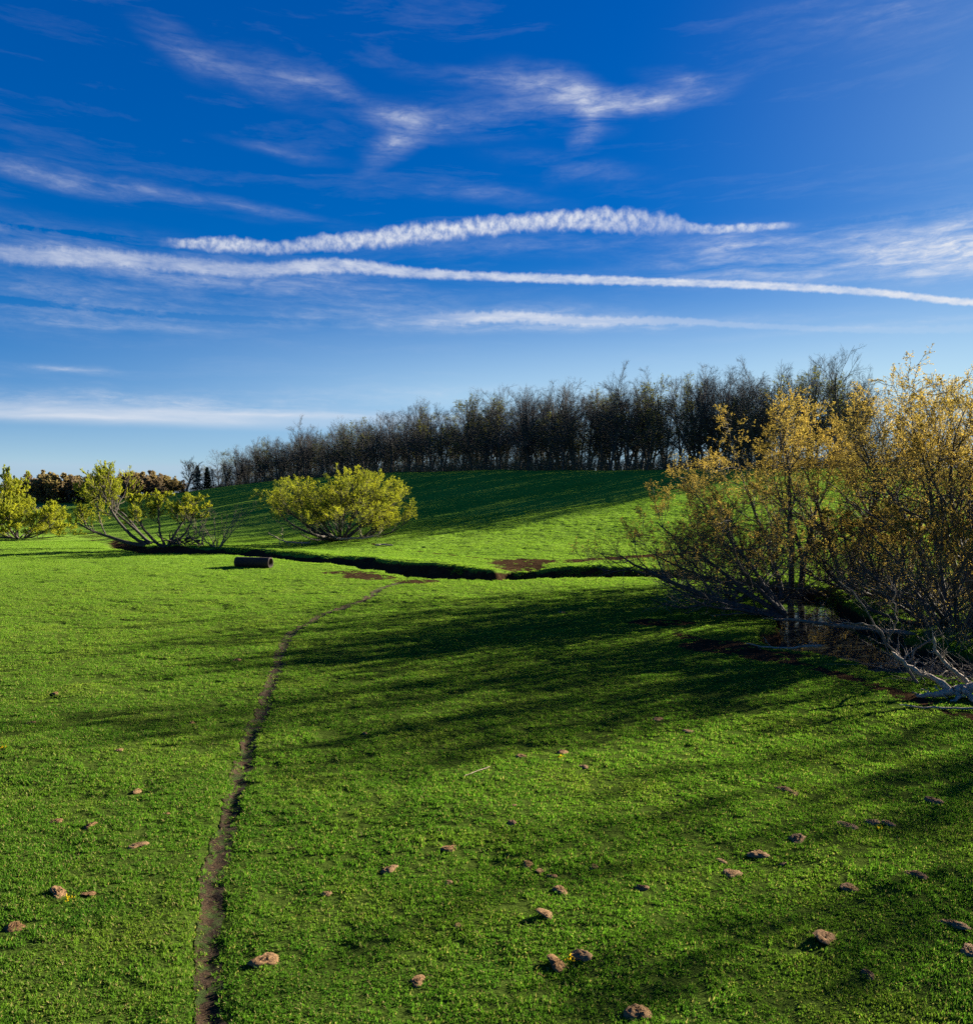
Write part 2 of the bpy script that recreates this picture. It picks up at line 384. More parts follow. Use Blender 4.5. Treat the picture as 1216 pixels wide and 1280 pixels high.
M['pasture'] = make_ground_mat(); M['soil'] = make_soil_mat(); M['grass'] = make_grass_mat()
M['bark'] = make_bark('dark_bark', (0.035,0.029,0.024), (0.10,0.085,0.068))
M['bark_grey'] = make_bark('grey_bark', (0.07,0.055,0.04), (0.21,0.165,0.115))
M['wood_bark'] = make_bark('woodland_bark', (0.03,0.028,0.026), (0.085,0.075,0.065), 1.0)
M['dead'] = make_bark('bleached_wood', (0.13,0.10,0.07), (0.46,0.36,0.26), 7.0)
M['twig'] = make_bark('brown_twig', (0.075,0.062,0.042), (0.17,0.14,0.09))
M['wood_twig'] = make_bark('woodland_twig', (0.045,0.043,0.041), (0.10,0.092,0.085), .5)
M['willow_leaf'] = make_leaf('willow_leaf', [(0.085,0.115,0.020),(0.21,0.235,0.022),(0.40,0.385,0.028)], .5, .45, 1.6)
M['gold_leaf'] = make_leaf('golden_catkin', [(0.13,0.115,0.032),(0.26,0.195,0.050),(0.43,0.295,0.070)], .5, .5)
M['olive_leaf'] = make_leaf('olive_bud', [(0.06,0.07,0.02),(0.12,0.12,0.03)], .4, .3)
M['rust_leaf'] = make_leaf('rust_leaf', [(0.13,0.105,0.06),(0.24,0.18,0.085),(0.20,0.19,0.075)], .4, .12)
M['grey_leaf'] = make_leaf('grey_brown_leaf', [(0.13,0.095,0.065),(0.20,0.155,0.10)], .4, .12)
M['needle'] = make_leaf('conifer_needle', [(0.012,0.028,0.014),(0.03,0.055,0.025)], .2, .3)

# ---------------------------------------------------------------- ground sheet
def axis(lo, hi, step, far_lo, far_hi, g=1.09):
    a = list(np.arange(lo, hi+1e-6, step)); s = step; v = hi; 
    while v < far_hi: s *= g; v += s; a.append(v)
    s = step; v = lo; pre = []
    while v > far_lo: s *= g; v -= s; pre.append(v)
    return np.array(pre[::-1]+a)
TRAIL = np.array([ground_at(*p)[:2] for p in [(266,1330),(266,1240),(263,1180),(264,1110),(276,1060),(298,985),(318,905),(343,852),(352,812),(366,790),(400,770),(440,756),(465,744),(476,735),(505,728)]])
def smooth_poly(P, n):
    P = np.asarray(P, float); t = np.concatenate([[0], np.cumsum(np.linalg.norm(np.diff(P, axis=0), axis=1))])
    q = np.linspace(0, t[-1], n); Q = np.stack([np.interp(q, t, P[:,k]) for k in range(P.shape[1])], -1)
    k = max(1, n//40); ker = np.ones(2*k+1)/(2*k+1)
    for c in range(P.shape[1]):
        Q[:,c] = np.convolve(np.pad(Q[:,c], k, mode='edge'), ker, 'valid')
    return Q
TR = smooth_poly(TRAIL, 700)
TR[:,0] += (vnoise(TR[:,1]/1.1, TR[:,0]*0, 5)-.5)*.14
TRC = TR[::5].copy()
GX = axis(-34, 34, .28, -6000, 6000); GX = np.concatenate([GX[GX < -9.6], np.arange(-9.6, -1.5, .085), GX[GX > -1.45]]); GY = axis(7, 92, .28, -6000, 7000); GZ = H(*np.meshgrid(GX, GY))
def Hm(x, y):
    """height of the ground sheet itself (its cells interpolated)"""
    x = np.asarray(x, float); y = np.asarray(y, float)
    i = np.clip(np.searchsorted(GX, x)-1, 0, len(GX)-2); j = np.clip(np.searchsorted(GY, y)-1, 0, len(GY)-2)
    u = (x-GX[i])/(GX[i+1]-GX[i]); v = (y-GY[j])/(GY[j+1]-GY[j])
    return (GZ[j,i]*(1-u)+GZ[j,i+1]*u)*(1-v)+(GZ[j+1,i]*(1-u)+GZ[j+1,i+1]*u)*v
def build_ground():
    xs, ys = GX, GY; X, Y = np.meshgrid(xs, ys); Z = GZ
    nx, ny = len(xs), len(ys)
    i = np.arange(nx*ny).reshape(ny, nx)
    f = np.stack([i[:-1,:-1], i[:-1,1:], i[1:,1:], i[1:,:-1]], -1).reshape(-1, 4)
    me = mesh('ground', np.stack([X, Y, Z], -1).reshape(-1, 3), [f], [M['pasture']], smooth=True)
    a = me.attributes.new('dirt', 'FLOAT', 'POINT'); a.data.foreach_set('value', dirt_mask(X, Y).ravel().astype(np.float32))
    d, side, par = poly_dist(HILL, X, Y)
    st = sstep(72, 62, d)*sstep(34, 42, d)*(side > 0)*sstep(8.9, 9.4, par)*sstep(.35, .5, fbm(X/60, Y/14, 77))
    st = np.maximum(st, sstep(40, 60, d)*(side < 0)*sstep(7.4, 7.8, par)*sstep(9.4, 8.6, par))
    a = me.attributes.new('straw', 'FLOAT', 'POINT'); a.data.foreach_set('value', st.ravel().astype(np.float32))
    a = me.attributes.new('thatch_shade', 'FLOAT', 'POINT'); a.data.foreach_set('value', (sstep(105, 20, Y)*.85*(np.abs(X) < .66*np.abs(Y)+3)*(Y > 5)).ravel().astype(np.float32))
    o = obj('ground', me); tag(o, 'green grazed pasture rising to a wooded hill', None, None, 'structure')
build_ground()

def build_trail():
    P = TR; T = np.gradient(P, axis=0); T /= np.linalg.norm(T, axis=1)[:,None]; Nn = np.stack([-T[:,1], T[:,0]], -1)
    s = np.arange(len(P))
    offs = np.linspace(-1, 1, 7); V = []
    for o in offs:
        w = np.interp(P[:,1], [10, 25, 60], [.14, .16, .24])*(0.55+.9*vnoise(s/5.0, s*0+ (1 if o > 0 else 5), 8)) + .05*vnoise(s/1.3, s*0+o*3, 6)
        q = P + Nn*(o*w)[:,None]
        z = Hm(q[:,0], q[:,1]) + .008 + .03*(vnoise(s/.7, s*0+o*9, 12))*(1-abs(o)*.5)
        V.append(np.column_stack([q, z]))
    V = np.stack(V, 1); n, k = V.shape[:2]; i = np.arange(n*k).reshape(n, k)
    f = np.stack([i[:-1,:-1], i[:-1,1:], i[1:,1:], i[1:,:-1]], -1).reshape(-1, 4)
    o = obj('dirt_trail', mesh('dirt_trail', V.reshape(-1, 3), [f], [M['soil']], smooth=True))
    tag(o, 'narrow bare cattle trail winding across the pasture', None, None, 'structure')
build_trail()

def build_water():
    m, t = mat('creek_water'); P = pos(t)
    n = noise_(t, mapping(t, P, scale=(2, 2, 1)), .9, 2, .4).outputs[0]
    p = N(t, 'ShaderNodeBsdfPrincipled'); p.inputs['Base Color'].default_value = (0.02,0.022,0.018,1)
    p.inputs['Roughness'].default_value = .03; p.inputs['IOR'].default_value = 1.33; p.inputs['Specular IOR Level'].default_value = 1.0
    t.links.new(bump(t, n, .12, .05), p.inputs['Normal']); finish(t, p.outputs[0])
    P = smooth_poly(CREEK, 240); T = np.gradient(P, axis=0); T /= np.linalg.norm(T, axis=1)[:,None]; Nn = np.stack([-T[:,1], T[:,0]], -1)
    V = np.stack([P+Nn*3.4, P-Nn*3.4], 1); V = np.concatenate([V, np.full((240,2,1), -0.86)], -1)
    i = np.arange(480).reshape(240, 2); f = np.stack([i[:-1,0], i[:-1,1], i[1:,1], i[1:,0]], -1)
    o = obj('water', mesh('water', V.reshape(-1, 3), [f], [m])); tag(o, 'still creek water mirroring the sky under the leaning trees', None, None, 'structure')
build_water()

# ---------------------------------------------------------------- grass
def build_grass():
    cl = bpy.data.collections.new('grass_tufts')
    r = np.random.default_rng(3)
    for v in range(6):
        nb = 30; V = []; F = []
        for b in range(nb):
            a = r.uniform(0, 6.283); rad = .085*math.sqrt(r.uniform()); bx, by = rad*math.cos(a), rad*math.sin(a)
            hgt = r.uniform(.012, .044); lean = r.uniform(.2, 1.3)*hgt; la = r.uniform(0, 6.283); w = r.uniform(.0035, .0075)
            dx, dy = math.cos(la), math.sin(la); ex, ey = -dy*w, dx*w; i0 = len(V)
            V += [(bx-ex, by-ey, -.01), (bx+ex, by+ey, -.01), (bx-ex*.8+dx*lean*.35, by-ey*.8+dy*lean*.35, hgt*.6), (bx+ex*.8+dx*lean*.35, by+ey*.8+dy*lean*.35, hgt*.6), (bx+dx*lean, by+dy*lean, hgt)]
            F.append((i0, i0+1, i0+3, i0+2)); F.append((i0+2, i0+3, i0+4, i0+4))
        Q = np.array([f for f in F if f[2] != f[3]]); T3 = np.array([f[:3] for f in F if f[2] == f[3]])
        o = bpy.data.objects.new('grass_tuft', mesh('grass_tuft', np.array(V), [Q, T3], [M['grass']])); cl.objects.link(o)
    # scatter
    P, S = [], []
    for (y0, y1) in [(7.5,10),(10,13),(13,17),(17,22),(22,29),(29,38),(38,50),(50,66),(66,88),(88,112)]:
        ym = (y0+y1)/2; rho = 170*(11/max(ym, 11))**1.35
        half = .66*y1+3; n = int(rho*(y1-y0)*2*half)
        x = r.uniform(-half, half, n); y = r.uniform(y0, y1, n)
        k = np.abs(x) < .66*y+3; x, y = x[k], y[k]
        cover = 1.0 - dirt_mask(x, y)*.95
        td, _, _ = poly_dist(TR[::8], x, y); cover *= np.where(td < np.interp(y, [10, 25, 60], [.15, .2, .34])*(.5+fbm(x/.3, y/.3, 92, 2)), .06+.8*(fbm(x/.35, y/.35, 91, 2) > .58), 1)
        dc, _, cp = poly_dist(CREEK, x, y); cover *= (dc > creek_w(cp)-.1)
        thin = fbm(x/1.2, y/1.2, 61, 3); cover *= (.5+.8*thin)*np.where(fbm(x/.22, y/.22, 63, 2) < .36, .3, 1)*np.where((fbm(x/1.0, y/.7, 65, 2) < .30) & (y > 18), .3, 1)
        k = r.uniform(size=len(x)) < cover; x, y = x[k], y[k]
        s = (ym/11)**.42 if ym > 11 else 1.0
        tall = .6+.8*fbm(x/.7, y/.7, 71, 3)*np.where(fbm(x/5, y/5, 73, 2) > .5, 1.15, .9)
        P.append(np.column_stack([x, y, Hm(x, y)-.004]))
        S.append(np.column_stack([np.full(len(x), s), np.full(len(x), s), tall*s**.35])*r.uniform(.8, 1.25, (len(x), 1)))
    cq = smooth_poly(CREEK[4:23], 900); k = r.integers(2, 897, 15000); tv = cq[k+1]-cq[k-1]; tv /= np.linalg.norm(tv, axis=1)[:,None]
    sd = r.choice([-1.0, 1.0], 15000); off = r.uniform(.2, 1.5, 15000)
    i0 = np.interp(k/900*18+4, np.arange(len(CREEK)), np.arange(len(CREEK)))
    x = cq[k,0]-tv[:,1]*sd*(creek_w(i0)+off); y = cq[k,1]+tv[:,0]*sd*(creek_w(i0)+off); ok = (fbm(x/1.3, y/1.3, 95, 2) > .42) & ~((y < 44) & (x < 19)); x, y = x[ok], y[ok]
    P.append(np.column_stack([x, y, Hm(x, y)-.01])); hs = r.uniform(1.0, 4.2, len(x))*(.4+fbm(x/2, y/2, 96, 2)); S.append(np.column_stack([r.uniform(1.2, 2.4, len(x)), r.uniform(1.2, 2.4, len(x)), hs]))
    P = np.concatenate(P); S = np.concatenate(S); n = len(P)
    me = bpy.data.meshes.new('grass'); me.vertices.add(n); me.vertices.foreach_set('co', P.astype(np.float32).ravel())
    a = me.attributes.new('scl', 'FLOAT_VECTOR', 'POINT'); a.data.foreach_set('vector', S.astype(np.float32).ravel())
    ro = np.column_stack([r.normal(0, .12, n), r.normal(0, .12, n), r.uniform(0, 6.283, n)])
    a = me.attributes.new('rot', 'FLOAT_VECTOR', 'POINT'); a.data.foreach_set('vector', ro.astype(np.float32).ravel())
    a = me.attributes.new('pick', 'INT', 'POINT'); a.data.foreach_set('value', r.integers(0, 6, n).astype(np.int32))
    o = obj('grass', me); tag(o, 'short bright green pasture grass covering the field', 'grass', None, 'stuff')
    ng = bpy.data.node_groups.new('scatter_grass', 'GeometryNodeTree')
    ng.interface.new_socket('Geometry', in_out='INPUT', socket_type='NodeSocketGeometry'); ng.interface.new_socket('Geometry', in_out='OUTPUT', socket_type='NodeSocketGeometry')
    gi, go = ng.nodes.new('NodeGroupInput'), ng.nodes.new('NodeGroupOutput')
    ci = ng.nodes.new('GeometryNodeCollectionInfo'); ci.inputs['Collection'].default_value = cl; ci.inputs['Separate Children'].default_value = True; ci.inputs['Reset Children'].default_value = True
    ip = ng.nodes.new('GeometryNodeInstanceOnPoints'); ip.inputs['Pick Instance'].default_value = True
    def na(name, dt):
        q = ng.nodes.new('GeometryNodeInputNamedAttribute'); q.data_type = dt; q.inputs['Name'].default_value = name; return q.outputs['Attribute']
    L = ng.links.new
    L(gi.outputs[0], ip.inputs['Points']); L(ci.outputs[0], ip.inputs['Instance']); L(na('pick', 'INT'), ip.inputs['Instance Index'])
    L(na('rot', 'FLOAT_VECTOR'), ip.inputs['Rotation']); L(na('scl', 'FLOAT_VECTOR'), ip.inputs['Scale']); L(ip.outputs[0], go.inputs[0])
    md = o.modifiers.new('scatter', 'NODES'); md.node_group = ng
    print('grass tufts', n)
build_grass()

# ---------------------------------------------------------------- trees
def unit(v): return v/np.maximum(np.linalg.norm(v, axis=-1, keepdims=True), 1e-9)
def sim(r, p, d, L, K, wig, up):
    pts = [p]; st = (L/K)[:,None]
    for k in range(K):
        d = unit(d + r.normal(0, wig, d.shape) + np.array([0, 0, up])); p = p + d*st; pts.append(p)
    return np.stack(pts, 1)
def spawn(r, pts, rad, n, t0, t1, ang, angsd, lr, rr, L, shape=0.5):
    Nb, K1 = pts.shape[:2]
    t = (np.arange(n)[None,:] + r.uniform(0, 1, (Nb, n)))/n*(t1-t0)+t0
    f = np.clip(t, 0, .999)*(K1-1); i = f.astype(int); w = (f-i)[...,None]; b = np.arange(Nb)[:,None]
    p = pts[b,i]*(1-w)+pts[b,i+1]*w; T = unit(pts[b,i+1]-pts[b,i])
    rp = rad[b,i]*(1-w[...,0])+rad[b,i+1]*w[...,0]
    q = unit(r.normal(size=T.shape)); q = unit(q-(q*T).sum(-1, keepdims=True)*T)
    a = np.radians(r.normal(ang, angsd, t.shape))[...,None]
    d = T*np.cos(a)+q*np.sin(a)
    Lc = L[:,None]*lr*(1-shape*(t-t0)/(t1-t0+1e-6))*r.uniform(.65, 1.3, t.shape)
    return p.reshape(-1,3), d.reshape(-1,3), Lc.ravel(), (rp*rr).ravel()
def taper(r0, K, tip): return r0[:,None]*(1-np.linspace(0, 1, K+1)**1.0*(1-tip))[None,:]
def tubes(pts, rad, sides):
    Nb, K1 = pts.shape[:2]
    T = unit(np.gradient(pts, axis=1)); ref = np.where(np.abs(T[:,:1,2:3]) > .8, np.array([1.,0,0]), np.array([0,0,1.]))
    U = unit(np.cross(T, np.broadcast_to(ref, T.shape))); V = np.cross(T, U)
    a = np.arange(sides)*2*math.pi/sides
    ring = pts[:,:,None,:] + rad[:,:,None,None]*(U[:,:,None,:]*np.cos(a)[None,None,:,None] + V[:,:,None,:]*np.sin(a)[None,None,:,None])
    idx = np.arange(Nb*K1*sides).reshape(Nb, K1, sides); nx = np.roll(idx, -1, axis=2)
    f = np.stack([idx[:,:-1], nx[:,:-1], nx[:,1:], idx[:,1:]], -1).reshape(-1, 4)
    return ring.reshape(-1, 3), f
def joined(parts):
    vs, fs, o = [], [], 0
    for v, f in parts:
        vs.append(v); fs.append(f+o); o += len(v)
    return np.concatenate(vs), np.concatenate(fs)
def leaf_quads(r, p, d, ln, wd, size_sd=.3):
    n = len(p); s = r.uniform(1-size_sd, 1+size_sd, (n, 1))
    d = unit(d + r.normal(0, .45, d.shape)); q = unit(np.cross(d, unit(r.normal(size=d.shape))))
    a = p; V = np.stack([a, a+d*ln*s*.5+q*wd*s, a+d*ln*s, a+d*ln*s*.5-q*wd*s], 1)
    return V.reshape(-1, 3), np.arange(n*4).reshape(n, 4)
def make_tree(name, seed, stems, levels, bark, twig, leaf=None, leaf_n=0, leaf_l=.1, leaf_w=.03, leaf_lv=1, wood_lv=2, env=None, stem_K=10, stem_wig=.1, stem_up=.03, stem_tip=.3, leaf_up=0.0, leaf_t0=.1, thin=None):
    """stems: (offset, direction, length, radius); returns the trunk mesh and the crown mesh"""
    r = np.random.default_rng(seed)
    p = np.array([s[0] for s in stems], float); d = unit(np.array([s[1] for s in stems], float))
    L = np.array([s[2] for s in stems], float); rd = np.array([s[3] for s in stems], float)
    pts = sim(r, p, d, L, stem_K, stem_wig, stem_up); rad = taper(rd, stem_K, stem_tip)
    rad[:,0] *= 1.35
    wood, fine, allv = [tubes(pts, rad, 7)], [], [(pts, L)]
    for k, lv in enumerate(levels):
        p, d, Lc, rc = spawn(r, pts, rad, lv['n'], lv.get('t0', .25), lv.get('t1', 1), lv['ang'], lv.get('sd', 12), lv['lr'], lv['rr'], L, lv.get('shape', .5))
        rc = np.maximum(rc, lv.get('rmin', .004))
        K = lv.get('K', 5); pts = sim(r, p, d, Lc, K, lv.get('wig', .15), lv.get('up', .05)); rad = taper(rc, K, lv.get('tip', .35)); L = Lc
        if env is not None:
            k_ = env(pts[:,-1]); pts, rad, L = pts[k_], rad[k_], L[k_]
        if thin is not None and k >= 2:
            k_ = r.uniform(size=len(pts)) < np.clip((pts[:,-1,2]-thin[0])/(thin[1]-thin[0]), .3, 1); pts, rad, L = pts[k_], rad[k_], L[k_]
        sides = 6 if k == 0 else (4 if k == 1 else 3)
        (wood if k+1 < wood_lv else fine).append(tubes(pts, rad, sides)); allv.append((pts, L))
    wv, wf = joined(wood)
    tm = mesh(name+'_trunk', wv, [wf], [bark], smooth=True)
    fv, ff = joined(fine); mats = [twig]; faces = [ff]; idx = [0]
    if leaf is not None and leaf_n:
        lp, ld = [], []
        src = allv[-leaf_lv:]; tot = sum(len(s[0]) for s in src)
        for pp, LL in src:
            n = max(1, int(leaf_n*len(pp)/tot)); b = r.integers(0, len(pp), n); K1 = pp.shape[1]
            f = np.clip(r.uniform(leaf_t0, 1, n), 0, .999)*(K1-1); i = f.astype(int); w = (f-i)[:,None]
            lp.append(pp[b,i]*(1-w)+pp[b,i+1]*w); ld.append(unit(pp[b,i+1]-pp[b,i])+np.array([0,0,leaf_up]))
        lp, ld = np.concatenate(lp), np.concatenate(ld)
        if thin is not None:
            k_ = r.uniform(size=len(lp)) < np.clip((lp[:,2]-thin[0])/(thin[1]-thin[0]), .10, 1)**1.3; lp, ld = lp[k_], ld[k_]
        lv_, lf = leaf_quads(r, lp, ld, leaf_l, leaf_w)
        faces.append(lf+len(fv)); fv = np.concatenate([fv, lv_]); mats.append(leaf); idx.append(1)
    cm = mesh(name+'_crown', fv, faces, mats, idx, smooth=False)
    return tm, cm
def tree_thing(name, meshes, loc, label, cat='tree', group=None, rotz=0.0, scale=(1,1,1)):
    e = bpy.data.objects.new(name, None); COL.objects.link(e); e.location = loc; e.rotation_euler = (0, 0, rotz); e.scale = scale
    e.empty_display_size = .3
    tag(e, label, cat, group)
    obj('trunk', meshes[0], e); obj('crown', meshes[1], e)
    return e
def radial_stems(r, n, elev, esd, L, Lsd, rad, spread=.3):
    out = []
    for i in range(n):
        a = 6.283*(i+r.uniform(0, .7))/n; e = R(r.normal(elev, esd))
        out.append(((spread*math.cos(a)*r.uniform(.2,1), spread*math.sin(a)*r.uniform(.2,1), -.2), (math.cos(e)*math.cos(a), math.cos(e)*math.sin(a), math.sin(e)), L*r.uniform(1-Lsd, 1+Lsd), rad*r.uniform(.7, 1.2)))
    return out

def dome_stems(r, n, L, rad, e0=6, e1=84, spread=.4, ex=1.0):
    out = []
    for i in range(n):
        q = (i+.5)/n; e = math.asin(math.sin(R(e0))+(math.sin(R(e1))-math.sin(R(e0)))*q)+r.normal(0, .06); a = i*2.39996+r.normal(0, .15)
        d = np.array([math.cos(e)*math.cos(a)*ex, math.cos(e)*math.sin(a), math.sin(e)]); out.append(((spread*math.cos(a), spread*math.sin(a), -.15), tuple(d), L*np.linalg.norm(d)*r.uniform(.88, 1.1), rad*r.uniform(.6, 1.15)*(1.15-.4*q)))
    return out
# --- the big round willow in the middle distance
def build_mid_willow():
    x, y, z = at_depth(424, 99)
    r = np.random.default_rng(11)
    st = dome_stems(r, 30, 7.0, .19, 6, 84, .6, 1.2)
    def env(p): return p[:,2] > np.where(p[:,0] > 2, 1.5, 2.4)+.5*np.sin(p[:,0]*.9)
    lv = [dict(n=9, t0=.3, ang=40, sd=14, lr=.50, rr=.5, K=6, wig=.16, up=.05), dict(n=8, t0=.2, ang=40, lr=.5, rr=.5, K=4, wig=.16, up=.10, rmin=.016), dict(n=8, t0=.2, ang=36, lr=.62, rr=.5, K=3, wig=.14, up=.14, rmin=.008)]
    m = make_tree('mid_willow', 5, st, lv, M['bark'], M['twig'], M['willow_leaf'], 130000, .13, .018, 2, 2, env, 10, .12, .012, leaf_up=.5, leaf_t0=.3)
    tree_thing('willow_tree', m, (x, y, z), 'broad round willow with yellow-green leaves standing alone on the creek bank', 'tree', None, 0, (1.0,1.0,1.13))
build_mid_willow()

# --- willows and the dead shrub at the left
def build_left_trees():
    lvw = [dict(n=8, t0=.3, ang=42, sd=14, lr=.5, rr=.5, K=5, wig=.18, up=.11), dict(n=8, t0=.2, ang=40, lr=.5, rr=.5, K=4, wig=.16, up=.13, rmin=.016), dict(n=7, t0=.2, ang=32, lr=.6, rr=.5, K=3, wig=.12, up=.2, rmin=.012)]
    G = 'willows along the left creek'
    # leaning, fallen willow whose crown rises at its left end
    m = make_tree('lean', 21, [((0,0,-.1),(-1,.1,.10),8.5,.26),((-.3,.2,0),(-1,-.2,.42),8.5,.2),((.2,0,0),(-.75,.2,.7),8.0,.18),((0,.3,0),(-.9,.4,.45),9,.18)], [dict(lvw[0], t0=.5, up=.2), dict(lvw[1]), lvw[2]], M['bark'], M['twig'], M['willow_leaf'], 60000, .13, .018, 2, 2, lambda p: p[:,2] > 2.2, 9, .1, .05, leaf_up=.5, leaf_t0=.4)
    x, y, z = at_depth(186, 96); tree_thing('willow_tree', m, (x, y, z), 'willow leaning far left with bare low trunk and yellow-green top', 'tree', G, 0, (1.12,1.12,1.12))
    m = make_tree('young', 22, [((0,0,-.1),(-.8,0,.62),5.4,.17),((.2,0,-.1),(.35,.2,.8),5.2,.15),((0,.2,-.1),(.85,-.1,.55),4.8,.14),((0,0,-.1),(-.25,.2,.95),5.0,.13)], [dict(lvw[0], t0=.4), lvw[1], lvw[2]], M['bark'], M['twig'], M['willow_leaf'], 40000, .13, .018, 2, 2, lambda p: p[:,2] > 2.3, 8, .12, .06, leaf_up=.5, leaf_t0=.4)
    x, y, z = at_depth(206, 93); tree_thing('willow_tree', m, (x, y, z), 'small forked willow with open lower limbs beside the dead grey shrub', 'tree', G, .2, (1.25,1.1,1.08))
    # round bushes at the picture's left edge
    def rb(seed, n, lo):
        r = np.random.default_rng(seed)
        return make_tree('bush%d' % seed, seed, dome_stems(r, 16, 4.6, .13, 6, 82, .4, 1.15), lvw, M['bark'], M['twig'], M['willow_leaf'], n, .14, .02, 2, 2, lambda p: p[:,2] > lo, 8, .12, .02, leaf_up=.4, leaf_t0=.2)
    m = rb(23, 95000, .4)
    x, y, z = at_depth(24, 118); tree_thing('willow_shrub', m, (x, y, z), 'low sprawling yellow-green willow at the left edge of the picture', 'shrub', G, 0, (1.5,1.2,1.2))
    x, y, z = at_depth(-8, 170); tree_thing('willow_tree', m, (x, y, z), 'taller rounded willow behind the sprawling one at the left edge', 'tree', G, 1.9, (1.5,1.5,2.5))
    # dead shrub
    r = np.random.default_rng(31)
    m = make_tree('deadshrub', 31, radial_stems(r, 8, 52, 13, 4.6, .25, .075, .25), [dict(n=5, t0=.2, ang=30, lr=.55, rr=.55, K=5, wig=.14, up=.06, rmin=.02), dict(n=4, t0=.2, ang=30, lr=.5, rr=.5, K=4, wig=.14, up=.05, rmin=.014)], M['bark_grey'], M['bark_grey'], None, 0, env=None, stem_wig=.1, stem_up=.02)
    x, y, z = at_depth(271, 91); tree_thing('dead_shrub', m, (x, y, z), 'leafless grey shrub with fanned stems on the creek bank', 'shrub')
    m2 = make_tree('deadshrub2', 32, radial_stems(r, 6, 60, 10, 4.6, .25, .05, .25), [dict(n=5, t0=.2, ang=25, lr=.5, rr=.55, K=5, wig=.12, up=.06, rmin=.014)], M['bark_grey'], M['bark_grey'], None, 0, wood_lv=1)
    x, y, z = at_depth(247, 118); tree_thing('dead_shrub', m2, (x, y, z), 'faint thin bare shrub behind the forked willow', 'shrub')
build_left_trees()

